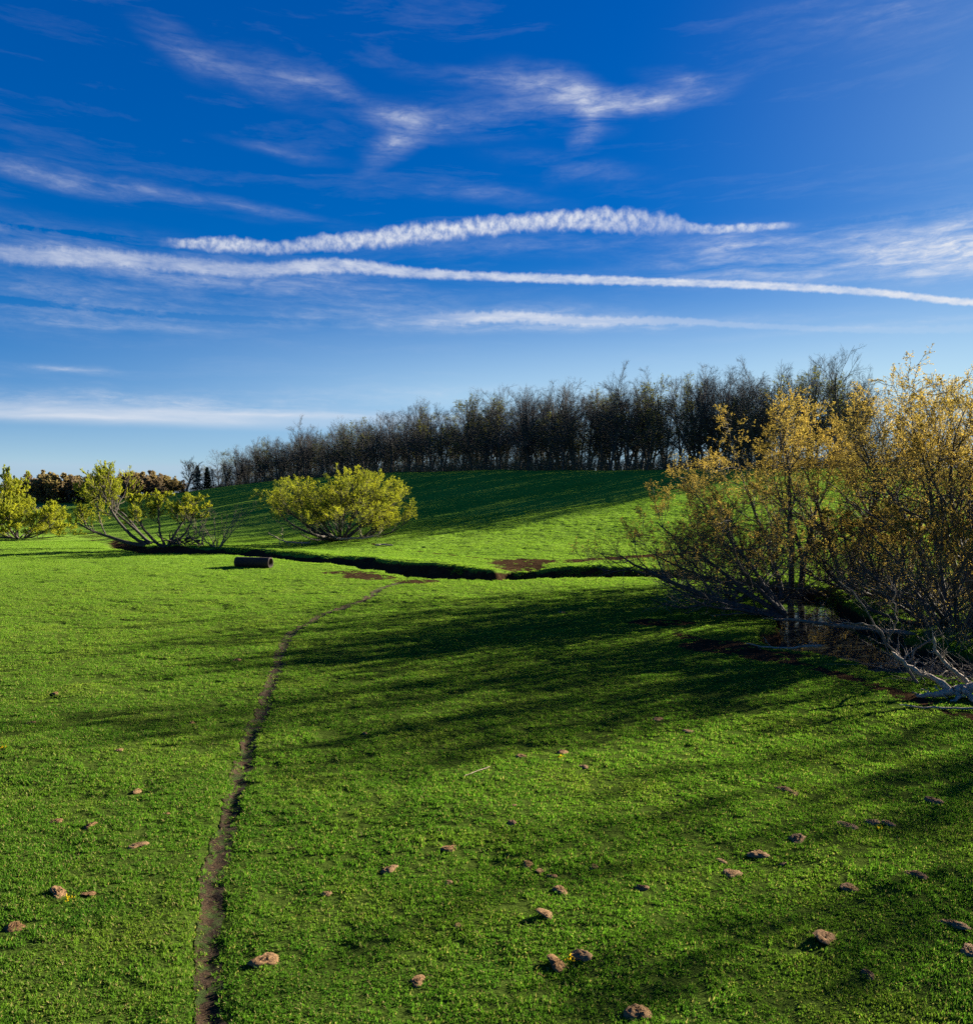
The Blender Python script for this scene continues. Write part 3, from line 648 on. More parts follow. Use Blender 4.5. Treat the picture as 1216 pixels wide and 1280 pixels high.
# --- thicket of half-leafed willows at the right
def build_thicket():
    G = 'golden willows crowding the right bank'
    def levels(up=.1, n=(8,8,6,4), t0=.22):
        return [dict(n=n[0], t0=t0, ang=45, sd=15, lr=.52, rr=.5, K=6, wig=.2, up=up), dict(n=n[1], t0=.15, ang=42, lr=.5, rr=.5, K=5, wig=.2, up=up*.9, rmin=.012), dict(n=n[2], t0=.15, ang=38, lr=.55, rr=.5, K=4, wig=.18, up=up*.8, rmin=.0075), dict(n=n[3], t0=.15, ang=36, lr=.5, rr=.6, K=2, wig=.15, up=.05, rmin=.005)]
    # leaning low tree reaching left over the pool
    st = [((0,0,-.3),(-1,-.05,.20),9.2,.22),((.1,.2,-.2),(-.9,.3,.42),8.2,.15),((.2,-.1,-.2),(-.7,-.3,.7),7.2,.13),((.3,.2,-.2),(-.5,.3,.9),7.0,.13),((0,-.2,-.3),(-.95,-.45,.14),7.0,.13),((0,.1,-.2),(-.95,.1,.6),7.6,.12),((.1,.1,-.2),(-.55,.0,.85),7.2,.12)]
    m = make_tree('leaner', 41, st, levels(.09, (10,8,7,5)), M['bark'], M['twig'], M['gold_leaf'], 62000, .058, .0135, 2, 2, lambda p: p[:,2] > -.1, 10, .09, .035, .2, leaf_t0=.3, thin=(.5, 4.5))
    x, y, z = at_depth(976, 42); tree_thing('willow_tree', m, (x, y, .1), 'low willow leaning left over the pool with thin olive branches', 'tree', G)
    # upright trees
    def upright(seed, n_leaf, hgt, spread=.5, stems=5, leaf=M['gold_leaf'], nn=(11,9,6,4)):
        r = np.random.default_rng(seed)
        st = radial_stems(r, stems, 70, 7, hgt, .12, .17, spread)
        return make_tree('upright%d' % seed, seed, st, levels(.06, nn, .25), M['bark'], M['twig'], leaf, int(n_leaf*1.5), .06, .0145, 2, 2, None, 12, .08, .015, .1, leaf_t0=.3, thin=(2.0, 6.5))
    def shrub(seed, n_leaf, n, L):
        r = np.random.default_rng(seed)
        return make_tree('shrub%d' % seed, seed, dome_stems(r, n, L, .07, 25, 86, .5), levels(.07, (7,7,6,2)), M['bark'], M['twig'], M['gold_leaf'], int(n_leaf*1.6), .058, .0135, 2, 2, lambda p: p[:,2] > .2, 9, .1, .02, .2, leaf_t0=.25, thin=(.5, 3.6))
    # dense middle willow
    r = np.random.default_rng(43)
    st = dome_stems(r, 19, 5.6, .16, 10, 84, .6)
    m = make_tree('dense', 43, st, levels(.06, (8,7,6,3)), M['bark'], M['twig'], M['gold_leaf'], 105000, .062, .015, 2, 2, lambda p: p[:,2] > .3+1.6*(p[:,0] < -1.5), 10, .1, .02, .15, leaf_t0=.2, thin=(1.2, 5.2))
    x, y, z = at_depth(1192, 38); tree_thing('willow_tree', m, (x, y, z), 'dense spreading willow full of golden catkins behind the bleached log', 'tree', G, .4)
    x, y, z = at_depth(1102, 49); tree_thing('willow_tree', m, (x, y, z), 'broad golden willow filling the middle of the thicket behind the pool', 'tree', G, 2.2, (.92,.92,.95))
    a = upright(44, 38000, 9.4, .5, 4); b = upright(45, 34000, 9.6, .4, 3); c = shrub(46, 26000, 14, 4.2)
    for (px, Y, rz, sc, lab) in [(905, 47, .4, 1.02, 'rounded shrub with bright yellow tips at the left of the thicket'), (955, 50, 1.7, 1.15, 'olive shrub between the yellow-tipped shrub and the tall trees'), (1132, 50, 3.0, 1.15, 'golden shrub in front of the forked tall tree'), (1035, 58, 5.2, 1.1, 'wide shrub behind the pool between the tall trunks'), (848, 55, 4.1, .62, 'small thin shrub at the left tip of the thicket')]:
        x, y, z = at_depth(px, Y); tree_thing('willow_shrub', c, (x, y, z), lab, 'shrub', G, rz, (sc, sc, sc))
    for (px, Y, me, rz, s, lab) in [
        (990, 56, a, .3, 1.25, 'dark-trunked tree rising above the left of the golden thicket'),
        (1062, 55, b, 1.2, 1.18, 'forked tree leaning right, second tall one from the thicket left'),
        (1128, 58, a, 2.4, 1.15, 'slim golden tree behind the dense willow'),
        (1185, 45, b, 3.1, 1.14, 'tallest tree of the thicket with sparse top at right edge'),
        (1235, 40, a, 4.4, 1.1, 'golden tree cut off by the right edge of the picture'),
        (1212, 51, a, 5.3, 1.12, 'golden tree behind the tallest one at the right edge')]:
        x, y, z = at_depth(px, Y); tree_thing('willow_tree', me, (x, y, z), lab, 'tree', G, rz, (s, s, s))
    # trees of the same bank beyond the right border, whose shadows cross the foreground
    for k, (x, y, rz, s) in enumerate([(28.5,40.5,.5,1.05),(34.5,29.5,2.0,1.0),(36,27.0,3.6,.95),(40,41,5.0,1.1),(30,22.5,1.1,1.0),(37,20,4.0,1.1)]):
        z = float(H(np.array([x]), np.array([y]))[0])
        tree_thing('willow_tree', (a, b)[k % 2], (x, y, z), 'tree on the creek bank just beyond the right border', 'tree', 'bank trees beyond the right border', rz, (s, s, s))
    # low tangle of shoots between the trunks
    r = np.random.default_rng(48); n = 2600
    x = r.uniform(11, 32, n); y = r.uniform(30, 56, n); dc, _, cp = poly_dist(CREEK, x, y)
    k = (dc > creek_w(cp)+.2) & (x > 8+.22*y) & (x > np.interp(y, [30, 38, 44, 56], [18.5, 18.5, 14, 16])); x, y = x[k], y[k]; n = len(x)
    p = np.column_stack([x, y, H(x, y)-.05]); hh = r.uniform(.6, 2.6, n)
    d = unit(np.column_stack([r.normal(0, .45, n), r.normal(0, .45, n), np.ones(n)])); pts = sim(r, p, d, hh, 5, .14, .02); rad = taper(np.full(n, .014), 5, .4)
    p2, d2, L2, r2 = spawn(r, pts, rad, 6, .15, 1, 42, 14, .45, .6, hh); pts2 = sim(r, p2, d2, L2, 3, .16, .03)
    v, f = joined([tubes(pts, rad, 4), tubes(pts2, taper(np.maximum(r2, .005), 3, .4), 3)])
    b2 = r.integers(0, len(pts2), 15000); lv_, lf = leaf_quads(r, pts2[b2, r.integers(1, 4, 15000)], unit(r.normal(size=(15000, 3))), .07, .016)
    o = obj('undergrowth', mesh('thicket_undergrowth', np.concatenate([v, lv_]), [f, lf+len(v)], [M['twig'], M['gold_leaf']], [0, 1])); tag(o, 'tangled shoots between the trunks of the golden thicket', 'brush', None, 'stuff')
build_thicket()

# --- the hilltop woods
def build_woods():
    protos = []
    for k in range(8):
        r = np.random.default_rng(60+k); hgt = 15.5+r.uniform(-1.5, 1.5)
        st = [((0,0,-.3), (r.normal(0,.06), r.normal(0,.06), 1), hgt*.80, .26)]
        if k % 3 == 0: st.append(((.2,0,-.3), (r.normal(0,.18), r.normal(0,.18), 1), hgt*.8, .2))
        lv = [dict(n=16, t0=.16, ang=44, sd=12, lr=.48, rr=.45, K=6, wig=.14, up=.07, shape=.2), dict(n=9, t0=.2, ang=36, lr=.5, rr=.5, K=5, wig=.15, up=.06, rmin=.02), dict(n=7, t0=.2, ang=32, lr=.52, rr=.6, K=3, wig=.14, up=.06, rmin=.010), dict(n=4, t0=.2, ang=30, lr=.6, rr=.7, K=2, wig=.12, up=.05, rmin=.0065)]
        leaf = M['olive_leaf'] if k in (2, 5) else None
        env = lambda p, h=hgt: (p[:,2] < .6*h) | ((p[:,0]**2+p[:,1]**2)/6.2**2+((p[:,2]-.6*h)/(.47*h))**2 < 1.0)
        protos.append(make_tree('woods%d' % k, 60+k, st, lv, M['wood_bark'], M['wood_twig'], leaf, 1100 if leaf else 0, .28, .07, 1, 2, env, 9, .06, .02, .3))
    r = np.random.default_rng(99)
    seg = np.vstack([HILL[2:9,:2], [(-122,324)]]); L = np.concatenate([[0], np.cumsum(np.linalg.norm(np.diff(seg, axis=0), axis=1))])
    G = 'bare trees of the hilltop woods'
    lab = ['slender bare dark tree in the hilltop woods above the lit slope', 'bare tree in the middle stretch of the hilltop woods above the willow', 'small bare tree at the low left end of the hilltop woods']
    q = 50.0; cnt = 0
    while q < L[-1]-2:
        frac = q/L[-1]
        for row in range(4):
            t = q+r.uniform(-2.2, 2.2); x = float(np.interp(t, L, seg[:,0])); y = float(np.interp(t, L, seg[:,1]))
            i = min(np.searchsorted(L, t)-1, len(seg)-2); dx, dy = (seg[i+1]-seg[i])/(L[i+1]-L[i])
            back = 2.0+row*7.0+r.uniform(-2.5, 2.5); x += dy*back; y += -dx*back*-1*-1
            z = float(H(np.array([x]), np.array([y]))[0])
            s = np.interp(t, [0, 50, 95, 150, 210, 260, L[-1]], [1.08, 1.12, 1.16, 1.15, 1.1, 1.02, .68])*r.choice([.75, .95, 1.02, 1.06, 1.1])*r.uniform(.95, 1.05)
            px = 608+FPX*x/y
            k = int(r.integers(0, 8))
            if k in (2, 5): lb = 'tree with a faint olive haze of buds in the hilltop woods'
            else: lb = lab[0] if px > 640 else (lab[1] if px > 400 else lab[2])
            tree_thing('woodland_tree', protos[k], (x, y, z), lb, 'tree', G, r.uniform(0, 6.28), (s, s, s*r.uniform(.95, 1.06))); cnt += 1
        q += np.interp(q, [0, 100, 250], [3.6, 3.5, 4.3])
    print('woods', cnt)
    # brush along the foot of the woods: one tangled mass
    n = 13000; t = r.uniform(40, L[-1], n); x = np.interp(t, L, seg[:,0]); y = np.interp(t, L, seg[:,1])
    i = np.clip(np.searchsorted(L, t)-1, 0, len(seg)-2); dv = (seg[1:]-seg[:-1])/(L[1:]-L[:-1])[:,None]; bk = r.uniform(-1.0, 22, n)
    x = x+dv[i,1]*bk; y = y-dv[i,0]*bk
    p = np.column_stack([x, y, H(x, y)]); hh = (.8+4.2*fbm(x/4, y/4, 5)**1.3)*r.uniform(.5, 1.4, n)
    d = unit(np.column_stack([r.normal(0, .3, n), r.normal(0, .3, n), np.ones(n)]))
    pts = sim(r, p, d, hh, 3, .12, .02); tb = tubes(pts, taper(np.full(n, .04), 3, .5), 3)
    rad = taper(np.full(n, .03), 3, .5)
    p2, d2, L2, r2 = spawn(r, pts, rad, 4, .2, 1, 40, 12, .5, .6, hh); pts2 = sim(r, p2, d2, L2, 2, .15, .03)
    tb2 = tubes(pts2, taper(np.maximum(r2, .016), 2, .5), 3)
    v, f = joined([tb, tb2])
    o = obj('undergrowth', mesh('undergrowth', v, [f], [M['twig']])); tag(o, 'tangled brown brush along the foot of the hilltop woods', 'brush', None, 'stuff')
build_woods()

# --- far tree line at the left
def build_far_left():
    def round_tree(seed, leaf, n=5200):
        r = np.random.default_rng(seed)
        st = dome_stems(r, 9, 6.2, .2, 18, 84, .4)
        lv = [dict(n=7, t0=.25, ang=45, sd=12, lr=.5, rr=.5, K=5, wig=.16, up=.08), dict(n=7, t0=.2, ang=40, lr=.5, rr=.5, K=4, wig=.16, up=.06, rmin=.04), dict(n=7, t0=.2, ang=36, lr=.6, rr=.6, K=2, wig=.15, up=.05, rmin=.018)]
        return make_tree('far%d' % seed, seed, st, lv, M['wood_bark'], M['wood_twig'], leaf, n*3, .42, .12, 2, 2, None, 7, .08, .02)
    A = round_tree(80, M['rust_leaf'], 6500); B = round_tree(81, M['grey_leaf'], 5000); C = round_tree(82, M['grey_leaf'], 0); D = round_tree(83, M['rust_leaf'], 6500)
    r = np.random.default_rng(17)
    rows = [(18,D,.75),(33,B,1.05),(44,B,1.0),(56,A,1.0),(68,A,1.0),(80,D,1.1),(92,B,1.08),(104,A,.95),(116,B,.9),(128,D,.9),(141,C,.92),(150,A,.85),(160,B,.95),(171,D,1.02),(181,B,1.12),(191,A,.9),(201,D,.8),(212,A,.72),(222,B,.62)]
    for i, (px, me, s) in enumerate(rows):
        Y = 318+r.uniform(-14, 12); x, y, z = at_depth(px, Y)
        lb = {id(A): 'rust brown rounded tree in the far tree line at left', id(D): 'tawny leafy tree in the far tree line at left', id(B): 'grey-brown tree in the far tree line at left', id(C): 'leafless tree in the far tree line at left'}[id(me)]
        if s == 1.12: lb = 'tallest dark tree of the far line, right of the leaning willow'
        tree_thing('distant_tree', me, (x, y, z), lb, 'tree', 'far tree line at left', r.uniform(0, 6.28), (s*1.25, s*1.25, s*1.42*r.uniform(.85, 1.1)))
    m = make_tree('lone', 90, [((0,0,-.3),(.03,0,1),6.0,.36)], [dict(n=12, t0=.35, ang=42, sd=12, lr=.95, rr=.6, K=7, wig=.12, up=.07, shape=.35), dict(n=8, t0=.25, ang=36, lr=.45, rr=.55, K=5, wig=.15, up=.06, rmin=.05), dict(n=6, t0=.2, ang=34, lr=.5, rr=.6, K=3, wig=.15, up=.05, rmin=.03)], M['wood_bark'], M['wood_twig'])
    x, y, z = at_depth(233, 280); tree_thing('bare_tree', m, (x, y, z), 'lone leafless tree with a round crown left of the conifers', 'tree', None, 0, (1.3,1.3,1.3))
    # bare trees thinning out left of the woods
    for px, s, lb in [(268,.8,'thin bare tree right behind the two conifers'),(282,1.0,'first bare tree of the woods beside the conifers')]:
        x, y, z = at_depth(px, 296); tree_thing('bare_tree', m, (x, y, z), lb, 'tree', None, px, (s*.7, s*.7, s*1.05))
    # conifers
    def conifer(seed, h):
        r = np.random.default_rng(seed); n = 420
        tr = tubes(np.array([[[0,0,-.2],[0,0,h*.5],[0,0,h]]]), np.array([[.14,.09,.02]]), 6)
        tz = r.uniform(.06, .97, n); a = r.uniform(0, 6.283, n); Lb = (1-tz)**.85*h*.25*r.uniform(.7, 1.15, n)+.12
        p = np.column_stack([np.zeros(n), np.zeros(n), tz*h]); d = np.column_stack([np.cos(a), np.sin(a), np.full(n, -.18)])
        pts = sim(r, p, unit(d), Lb, 3, .06, .02); tb = tubes(pts, taper(np.full(n, .03), 3, .3), 3)
        b = r.integers(0, n, 4200); f = r.uniform(.1, .99, 4200)*3; i = f.astype(int); w = (f-i)[:,None]
        lp = pts[b,i]*(1-w)+pts[b,i+1]*w; lv, lf = leaf_quads(r, lp, unit(pts[b,i+1]-pts[b,i])+np.array([0,0,-.2]), .32, .09)
        return mesh('conifer_trunk', *[tr[0]], [tr[1]], [M['wood_bark']], smooth=True), mesh('conifer_crown', np.concatenate([tb[0], lv]), [tb[1], lf+len(tb[0])], [M['wood_twig'], M['needle']], [0, 1])
    for px, Y, h, lb in [(247,290,9.2,'left one of the two dark conifers by the hill woods'),(259,292,8.2,'right one of the two dark conifers, nearer the woods')]:
        x, y, z = at_depth(px, Y); tree_thing('conifer', conifer(int(px), h), (x, y, z), lb, 'tree', 'pair of dark conifers')
build_far_left()

# ---------------------------------------------------------------- logs, pipe, branches
def branch_mesh(name, lines, mat_, sides=7, wig=.05, seed=0, twigs=0):
    r = np.random.default_rng(seed); parts = []
    for pts, r0, r1 in lines:
        Q = smooth_poly(pts, 14); Q[1:-1] += r.normal(0, wig, (12, 3))*np.array([1,1,.5]); rad = np.linspace(r0, r1, 14)*r.uniform(.85, 1.15, 14)
        rad[-1] *= .4; rad[0] *= .8
        parts.append(tubes(Q[None], rad[None], sides))
        if twigs and len(pts) > 2:
            Lq = np.array([np.linalg.norm(np.diff(Q, axis=0), axis=1).sum()])
            p, d, L1, r1_ = spawn(r, Q[None], rad[None], twigs, .15, .98, 50, 15, .26, .4, Lq, .3); a1 = sim(r, p, d, L1, 5, .16, .04); q1 = taper(np.clip(r1_, .006, .03), 5, .35)
            p, d, L2, r2_ = spawn(r, a1, q1, 3, .2, .95, 45, 12, .5, .6, L1, .3); parts += [tubes(a1, q1, 5), tubes(sim(r, p, d, L2, 3, .16, .03), taper(np.maximum(r2_, .004), 3, .4), 4)]
    v, f = joined(parts); return mesh(name, v, [f], [mat_], smooth=True)
def on_ground(px, py, lift=0.0, base=None):
    x, y, z = ground_at(px, py); return (x, y, z+lift)
def build_deadwood():
    def line(pxs, r0, r1): return ([(lambda g: (g[0], g[1], g[2]+h))(ground_at(px, py)) for px, py, h in pxs], r0, r1)
    # bleached root log at the right edge
    x, y, z = ground_at(1188, 872)
    L = [([(0,0,.18),(.9,.1,.3),(1.9,.3,.55),(3.2,.8,.9)], .17, .15), ([(.1,0,.2),(-.5,-.1,.1),(-1.1,-.05,.06)], .13, .05), ([(0,0,.2),(-.25,.3,.5),(-.9,.6,.75),(-1.5,.7,1.3)], .11, .05), ([(.3,0,.3),(.4,-.35,.1),(.35,-.6,0)], .12, .05), ([(.6,.1,.4),(.2,.1,.75),(-.3,.2,1.2),(-.5,.1,1.9)], .08, .04), ([(1.2,.2,.4),(1.3,-.3,.35),(1.6,-.7,.05)], .13, .05), ([(.2,0,.25),(.1,-.3,.05),(-.3,-.5,0)], .09, .03)]
    e = obj('fallen_log', branch_mesh('fallen_log', L, M['dead'], 8, .03, 1, 5), loc=(x, y, z)); tag(e, 'bleached fallen log with splayed roots at the right edge', 'log')
    # crossing trunk over the pool
    x, y, z = ground_at(962, 783); z = max(z, .05)
    L = [([(0,0,.15),(1.0,-.6,.2),(2.2,-1.2,.1),(3.6,-1.9,0),(5.6,-2.9,-.1)], .05, .13), ([(1.2,-.7,.2),(1.1,-.5,.6),(.8,-.4,1.0)], .04, .012), ([(2.6,-1.5,0),(2.2,-1.1,.5),(2.1,-.9,1.2)], .04, .012), ([(.6,-.4,.15),(.1,-.6,.25),(-.6,-.6,.3)], .03, .01)]
    e = obj('fallen_branch', branch_mesh('fallen_branch', L, M['bark_grey'], 7, .04, 2, 5), loc=(x, y, z)); tag(e, 'grey fallen branch lying across the sky-blue pool', 'branch')
    x, y, z = ground_at(930, 812)
    L = [([(0,0,.25),(.8,-.2,.12),(1.8,-.35,.1),(3.0,-.5,.25)], .02, .05), ([(1.0,-.2,.12),(.7,-.1,.5)], .018, .008), ([(1.9,-.4,.1),(2.1,-.7,.3),(2.6,-.9,.25)], .025, .01)]
    e = obj('fallen_branch', branch_mesh('fallen_branch', L, M['dead'], 6, .03, 3, 5), loc=(x, y, z)); tag(e, 'thin pale dead branch in the grass left of the pool', 'branch')
    x, y, z = ground_at(1120, 885)
    L = [([(0,0,.08),(.6,-.15,.03),(1.5,-.3,.05),(3.2,-.5,.08)], .02, .045)]
    e = obj('fallen_branch', branch_mesh('fallen_branch', L, M['dead'], 6, .02, 4), loc=(x, y, z)); tag(e, 'straight pale stick in the grass below the fallen log', 'branch')
    x, y, z = ground_at(886, 772)
    L = [([(0,0,.1),(.8,-.1,.15),(1.9,.1,.25),(3.2,.4,.35)], .02, .07), ([(.9,-.1,.15),(.5,-.3,.2),(0,-.4,.1)], .025, .01)]
    e = obj('fallen_branch', branch_mesh('fallen_branch', L, M['bark_grey'], 6, .03, 5, 5), loc=(x, y, z)); tag(e, 'grey dead limb on the mud under the leaning willow', 'branch')
    # dead grey sapling stems standing by the log
    x, y, z = ground_at(1150, 858)
    L = [([(0,0,0),(-.5,.2,.8),(-1.1,.4,1.6),(-1.6,.6,2.7),(-2.4,.8,3.4)], .055, .02), ([(-.9,.3,1.3),(-.6,.3,2.2),(-.7,.5,3.4)], .03, .01), ([(-1.2,.4,1.8),(-1.9,.2,2.0),(-2.8,.3,1.9)], .04, .012), ([(-.4,.2,.7),(.2,.1,1.4),(.9,.2,1.7)], .05, .015)]
    e = obj('dead_sapling', branch_mesh('dead_sapling', L, M['bark_grey'], 7, .05, 6, 8), loc=(x, y, z)); tag(e, 'leaning dead grey sapling forking beside the bleached log', 'branch')
    # brush pile: tangle of dead sticks between log and pool
    r = np.random.default_rng(8); n = 420
    cx, cy = 16.3, 27.2; p = np.column_stack([r.uniform(-2.2, 4.5, n)+cx, r.uniform(-1.6, 2.4, n)+cy, np.zeros(n)]); p[:,2] = H(p[:,0], p[:,1])+r.uniform(-.05, .5, n)
    d = unit(np.column_stack([r.normal(0, 1, (n, 2)), r.normal(.25, .35, n)])); pts = sim(r, p, d, r.uniform(.6, 2.4, n), 5, .12, 0)
    v, f = tubes(pts, taper(r.uniform(.006, .022, n), 5, .4), 5)
    e = obj('brush_pile', mesh('brush_pile', v, [f], [M['bark_grey']], smooth=True)); tag(e, 'tangle of dead grey sticks between the pool and the log', 'brush', None, 'stuff')
    # broken limbs under the mid willow
    x, y, z = at_depth(447, 96.5)
    L = [([(-2.5,0,.25),(-1.2,.1,.35),(0,0,.3),(1.2,-.2,.35),(2.4,0,.8),(3.0,.2,1.4)], .10, .13),  ([(.2,0,.35),(.5,-.4,.9),(.3,-.5,1.5)], .09, .04), ([(-2.0,0,.3),(-2.8,-.4,.6),(-3.6,-.5,1.2)], .09, .04)]
    e = obj('fallen_log', branch_mesh('fallen_log', L, M['dead'], 8, .06, 9, 5), loc=(x, y, z)); tag(e, 'pale broken limb looping under the round willow', 'log')
    x, y, z = at_depth(372, 96.0)
    L = [([(-3.6,0,1.6),(-2.6,.1,.9),(-1.4,0,.45),(0,0,.3),(1.6,.1,.25)], .05, .13), ([(-1.6,0,.5),(-1.9,.1,1.4),(-1.8,.1,2.2)], .06, .02)]
    e = obj('fallen_branch', branch_mesh('fallen_branch', L, M['dead'], 7, .05, 10, 5), loc=(x, y, z)); tag(e, 'pale dead branch sticking out left under the round willow', 'branch')
    x, y, z = ground_at(480, 683)
    e = obj('fallen_branch', branch_mesh('fallen_branch', [([(-1,0,.1),(0,.1,.2),(1.1,0,.1)], .12, .08)], M['dead'], 7, .05, 11), loc=(x, y, z)); tag(e, 'short chunk of pale wood right of the round willow', 'branch')
    # stick in the mid foreground
    x, y, z = ground_at(596, 968)
    e = obj('stick', branch_mesh('stick', [([(-.28,-.3,.05),(0,0,.06),(.3,.28,.07)], .008, .012)], M['dead'], 5, .01, 12), loc=(x, y, z)); tag(e, 'small pale stick lying in the grass mid field', 'stick')
    # root mass at the creek edge by the forked willow
    x, y, z = at_depth(232, 92)
    r = np.random.default_rng(14); n = 46
    p = np.column_stack([r.normal(0, 1.2, n), r.normal(0, .5, n), r.uniform(.0, .9, n)]); d = unit(r.normal(size=(n, 3))*np.array([1,.5,.7])+np.array([-.3,0,.1])); pts = sim(r, p, d, r.uniform(.8, 2.2, n), 5, .2, .02)
    v, f = tubes(pts, taper(r.uniform(.03, .13, n), 5, .4), 5); e = obj('root_mass', mesh('root_mass', v, [f], [M['bark']], smooth=True), loc=(x, y, z)); tag(e, 'dark tangled root mass on the creek bank by the dead shrub', 'roots')
build_deadwood()

def build_pipe():
    x, y, z = ground_at(317, 709)
    m, t = mat('rusted_steel'); tc = N(t, 'ShaderNodeTexCoord').outputs['Object']; n = noise_(t, tc, 3.0, 5, .65).outputs[0]
    c = mixc(t, maprange(t, n, .35, .65), (0.016,0.012,0.010), (0.045,0.022,0.012)); finish(t, principled(t, c, .8, .3, bump(t, n, .4, .02)))
    L, ro, ri = 3.3, .46, .40; S = 28; a = np.arange(S)*2*math.pi/S; V = []; F = []
    xs = []; k = 0
    prof = [(-L/2, ri), (-L/2, ro)]
    for i in range(1, 24): prof.append((-L/2+L*i/24, ro+(.018 if i % 2 else 0.0)))
    prof += [(L/2, ro), (L/2, ri)]
    for (px_, rr) in prof: V.append(np.column_stack([np.full(S, px_), rr*np.cos(a), rr*np.sin(a)+ro]))
    V = np.concatenate(V); n_ = len(prof); i = np.arange(n_*S).reshape(n_, S)
    f = []
    for k in range(n_): 
        k2 = (k+1) % n_; f.append(np.stack([i[k], np.roll(i[k], -1), np.roll(i[k2], -1), i[k2]], -1))
    o = obj('culvert_pipe', mesh('culvert_pipe', V, [np.concatenate(f)], [m], smooth=True), loc=(x, y, z-.06)); o.rotation_euler = (0, 0, R(-14))
    tag(o, 'dark rusty pipe section lying on the grass before the creek', 'pipe')
build_pipe()

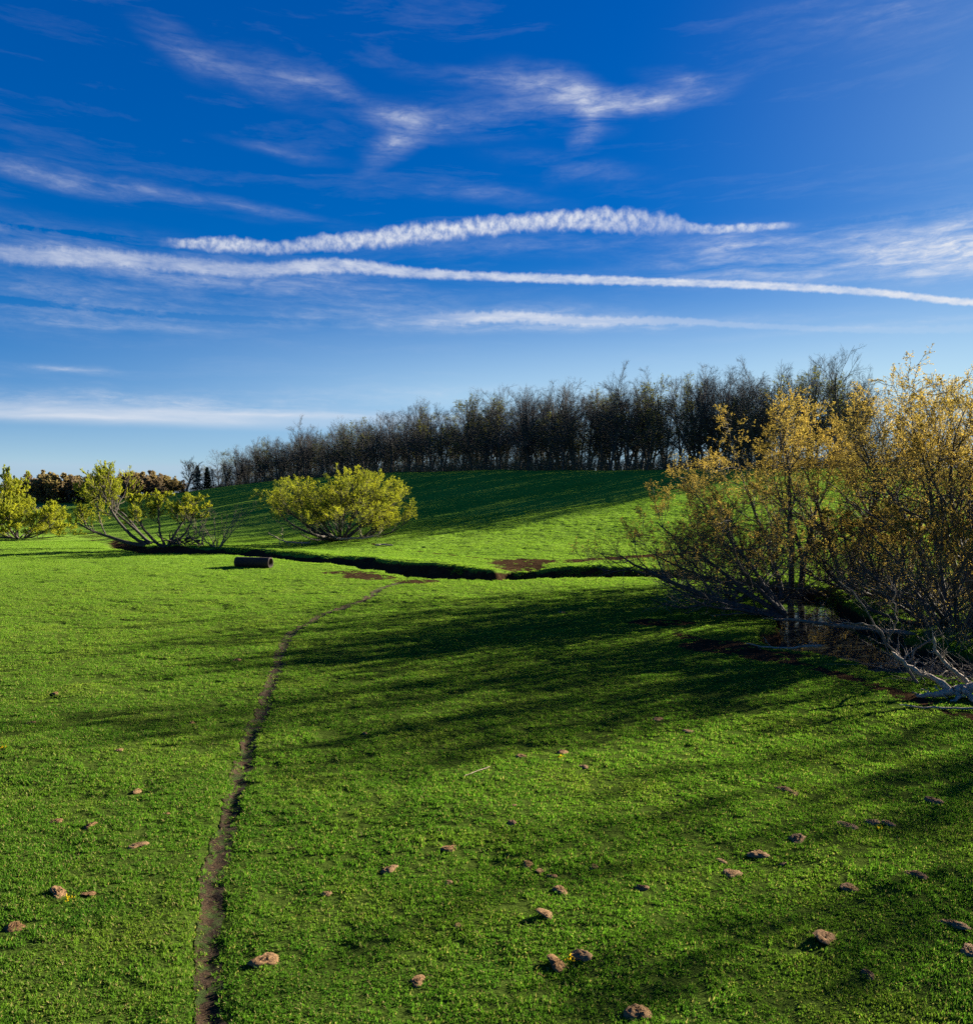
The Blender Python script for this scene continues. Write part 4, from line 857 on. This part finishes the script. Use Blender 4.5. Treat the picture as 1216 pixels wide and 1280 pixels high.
# ---------------------------------------------------------------- cow pats, stones
def build_pats():
    m, t = mat('dried_dung'); tc = N(t, 'ShaderNodeTexCoord').outputs['Object']; oi = N(t, 'ShaderNodeObjectInfo')
    n = noise_(t, tc, 14, 5, .65).outputs[0]; n2 = noise_(t, tc, 60, 3, .7).outputs[0]
    c = mixc(t, maprange(t, n, .3, .7), (0.07,0.036,0.015), (0.24,0.135,0.06)); c = mixc(t, maprange(t, oi.outputs['Random'], 0, 1, 0, .45), c, (0.30,0.19,0.10))
    finish(t, principled(t, c, .95, .1, bump(t, math_(t, 'ADD', n, n2), .9, .02)))
    protos = []
    for k in range(5):
        r = np.random.default_rng(200+k); rings, S = 9, 26; V = [(0, 0, .05)]; 
        for i in range(1, rings+1):
            q = i/rings
            for j in range(S):
                a = j*2*math.pi/S; ra = .165*q*(1+.22*math.sin(2*a+k)+.13*math.sin(3*a+2*k)+.05*r.normal())
                zz = .075*(1-q**2.2)+.022*math.sin(q*(12+3*k)+a*(1 if k % 2 else 0))*(1-q*.5)+.012*r.normal()*(q < 1)
                V.append((ra*math.cos(a), ra*math.sin(a), max(zz, -.02) if i < rings else -.03))
        Q = [(1+(i-1)*S+j, 1+i*S+j, 1+i*S+(j+1) % S, 1+(i-1)*S+(j+1) % S) for i in range(1, rings) for j in range(S)]
        T3 = [(0, 1+j, 1+(j+1) % S) for j in range(S)]
        protos.append(mesh('cow_pat', np.array(V), [np.array(Q), np.array(T3)], [m], smooth=True))
    spots = [(333,1208,1.45,'large pale crumbled mound of dung right of the trail'),
     (171,1059,1.0,'brown cow pat left of the trail below the faint pair'),(74,1119,1.1,'cow pat at lower left beside a yellow tuft'),(20,1163,1.1,'lowest cow pat at the left edge'),(112,1118,.6,None),(70,1029,.9,None),(112,1035,.8,None),(172,991,.8,None),(208,1020,.5,None),(70,868,1.0,None),(240,904,.7,None),
     (456,919,.6,None),(562,1063,.9,'single cow pat right of the trail in the lit middle'),(487,1090,1.0,None),(560,1106,.6,None),(574,1163,.5,None),(408,1122,.6,None),(522,1230,.8,None),
     (683,1149,1.0,'tilted pale cow pat in the lower middle, upper of three'),(697,1210,1.0,'ring-shaped cow pat lying next to the flat one'),(724,1197,1.15,'flat brown cow pat beside the ring-shaped one'),(674,1226,.45,None),(798,1275,1.2,'cow pat cut by the bottom edge'),
     (700,1115,.9,None),(660,1082,.8,None),(675,1089,.6,None),(690,1096,.5,None),(742,1085,.7,None),(801,1112,.7,None),(638,1032,.8,None),(652,948,1.0,None),(703,942,1.3,'dark cow pat at the sunny edge of the tree shadow'),(729,959,.9,None),(640,1010,.6,None),
     (948,1071,1.25,'cow pat left of the long broken one in the right foreground'),(996,1053,1.3,'long broken cow pat in the right foreground'),(1058,1034,1.2,'leftmost of three cow pats in a row at right'),(1088,1031,1.0,'middle of three cow pats in a row at right'),(1108,1033,1.1,'rightmost of three cow pats in a row at right'),
     (1063,1113,1.2,'cow pat below the row of three at right'),(1144,1096,1.1,'cow pat in the shadow edge at right'),(1032,1175,1.1,'upturned cow pat with a pale top at lower right'),(1190,1160,1.3,'flat cow pat near the right edge'),(1212,1192,1.0,None),(915,1095,1.1,None),(978,1082,.5,None),(902,1079,.6,None),(1085,1222,.7,None),(822,900,1.2,None),(860,916,1.0,None),(980,990,1.2,None),(1164,1002,1.6,'wide dark cow pat in shade at far right'),(992,994,.9,None),(295,826,1.2,None),(703,766,1.6,'dark lump of dung at the tip of the tree shadow'),(40,905,.8,None),(150,940,.7,None)]
    r = np.random.default_rng(5)
    for k, (px, py, s, lb) in enumerate(spots):
        x, y, z = ground_at(px, py)
        o = obj('cow_pat', protos[k % 5], loc=(x, y, float(Hm(x, y))+.015)); o.rotation_euler = (r.normal(0, .12), r.normal(0, .12), r.uniform(0, 6.28)); s *= .88; o.scale = (s*r.uniform(.8,1.1), s*r.uniform(.7,1.0), s*r.uniform(.32, .6))
        if px in (683, 697, 1032): o.rotation_euler = (.3, .3, .3); o.location.z += .02
        side = 'left of the trail' if px < 300 else ('between the trail and the middle' if px < 620 else ('in the middle foreground' if px < 850 else 'in the right foreground'))
        tag(o, lb or ('small crumbled cow pat in the grass '+side), 'cow pat', 'cow pats scattered on the pasture')
build_pats()

def build_yellow_weeds():
    m = make_leaf('yellow_leaf', [(0.45,0.30,0.01),(0.6,0.42,0.015)], .45)
    r = np.random.default_rng(77); n = 14
    p = np.column_stack([r.normal(0, .035, (n, 2)), r.uniform(0, .03, n)]); v, f = leaf_quads(r, p, unit(np.column_stack([r.normal(0, 1, (n, 2)), np.full(n, .6)])), .04, .009)
    me = mesh('yellow_weed', v, [f], [m])
    for px, py, lb in [(702,948,'yellow tuft by the dark cow pat in the shadow edge'),(1100,1040,'yellow tuft beside the row of three cow pats'),(87,1126,'yellow tuft right of the cow pat at lower left'),(712,1203,'yellow tuft behind the flat brown cow pat'),(3,936,'yellow tuft at the left edge of the picture')]:
        x, y, z = ground_at(px, py); o = obj('yellow_weed', me, loc=(x, y, float(Hm(x, y))+.02)); o.rotation_euler = (0, 0, px); tag(o, lb, 'weed', 'yellow tufts in the pasture')
build_yellow_weeds()
def build_post():
    x, y, z = at_depth(328, 268); 
    o = obj('fence_post', branch_mesh('fence_post', [([(0,0,-.2),(0,0,.7),(.03,0,1.7)], .13, .11)], M['dead'], 7, .005, 40), loc=(x, y, z)); tag(o, 'lone weathered fence post at the foot of the woods', 'post')
build_post()
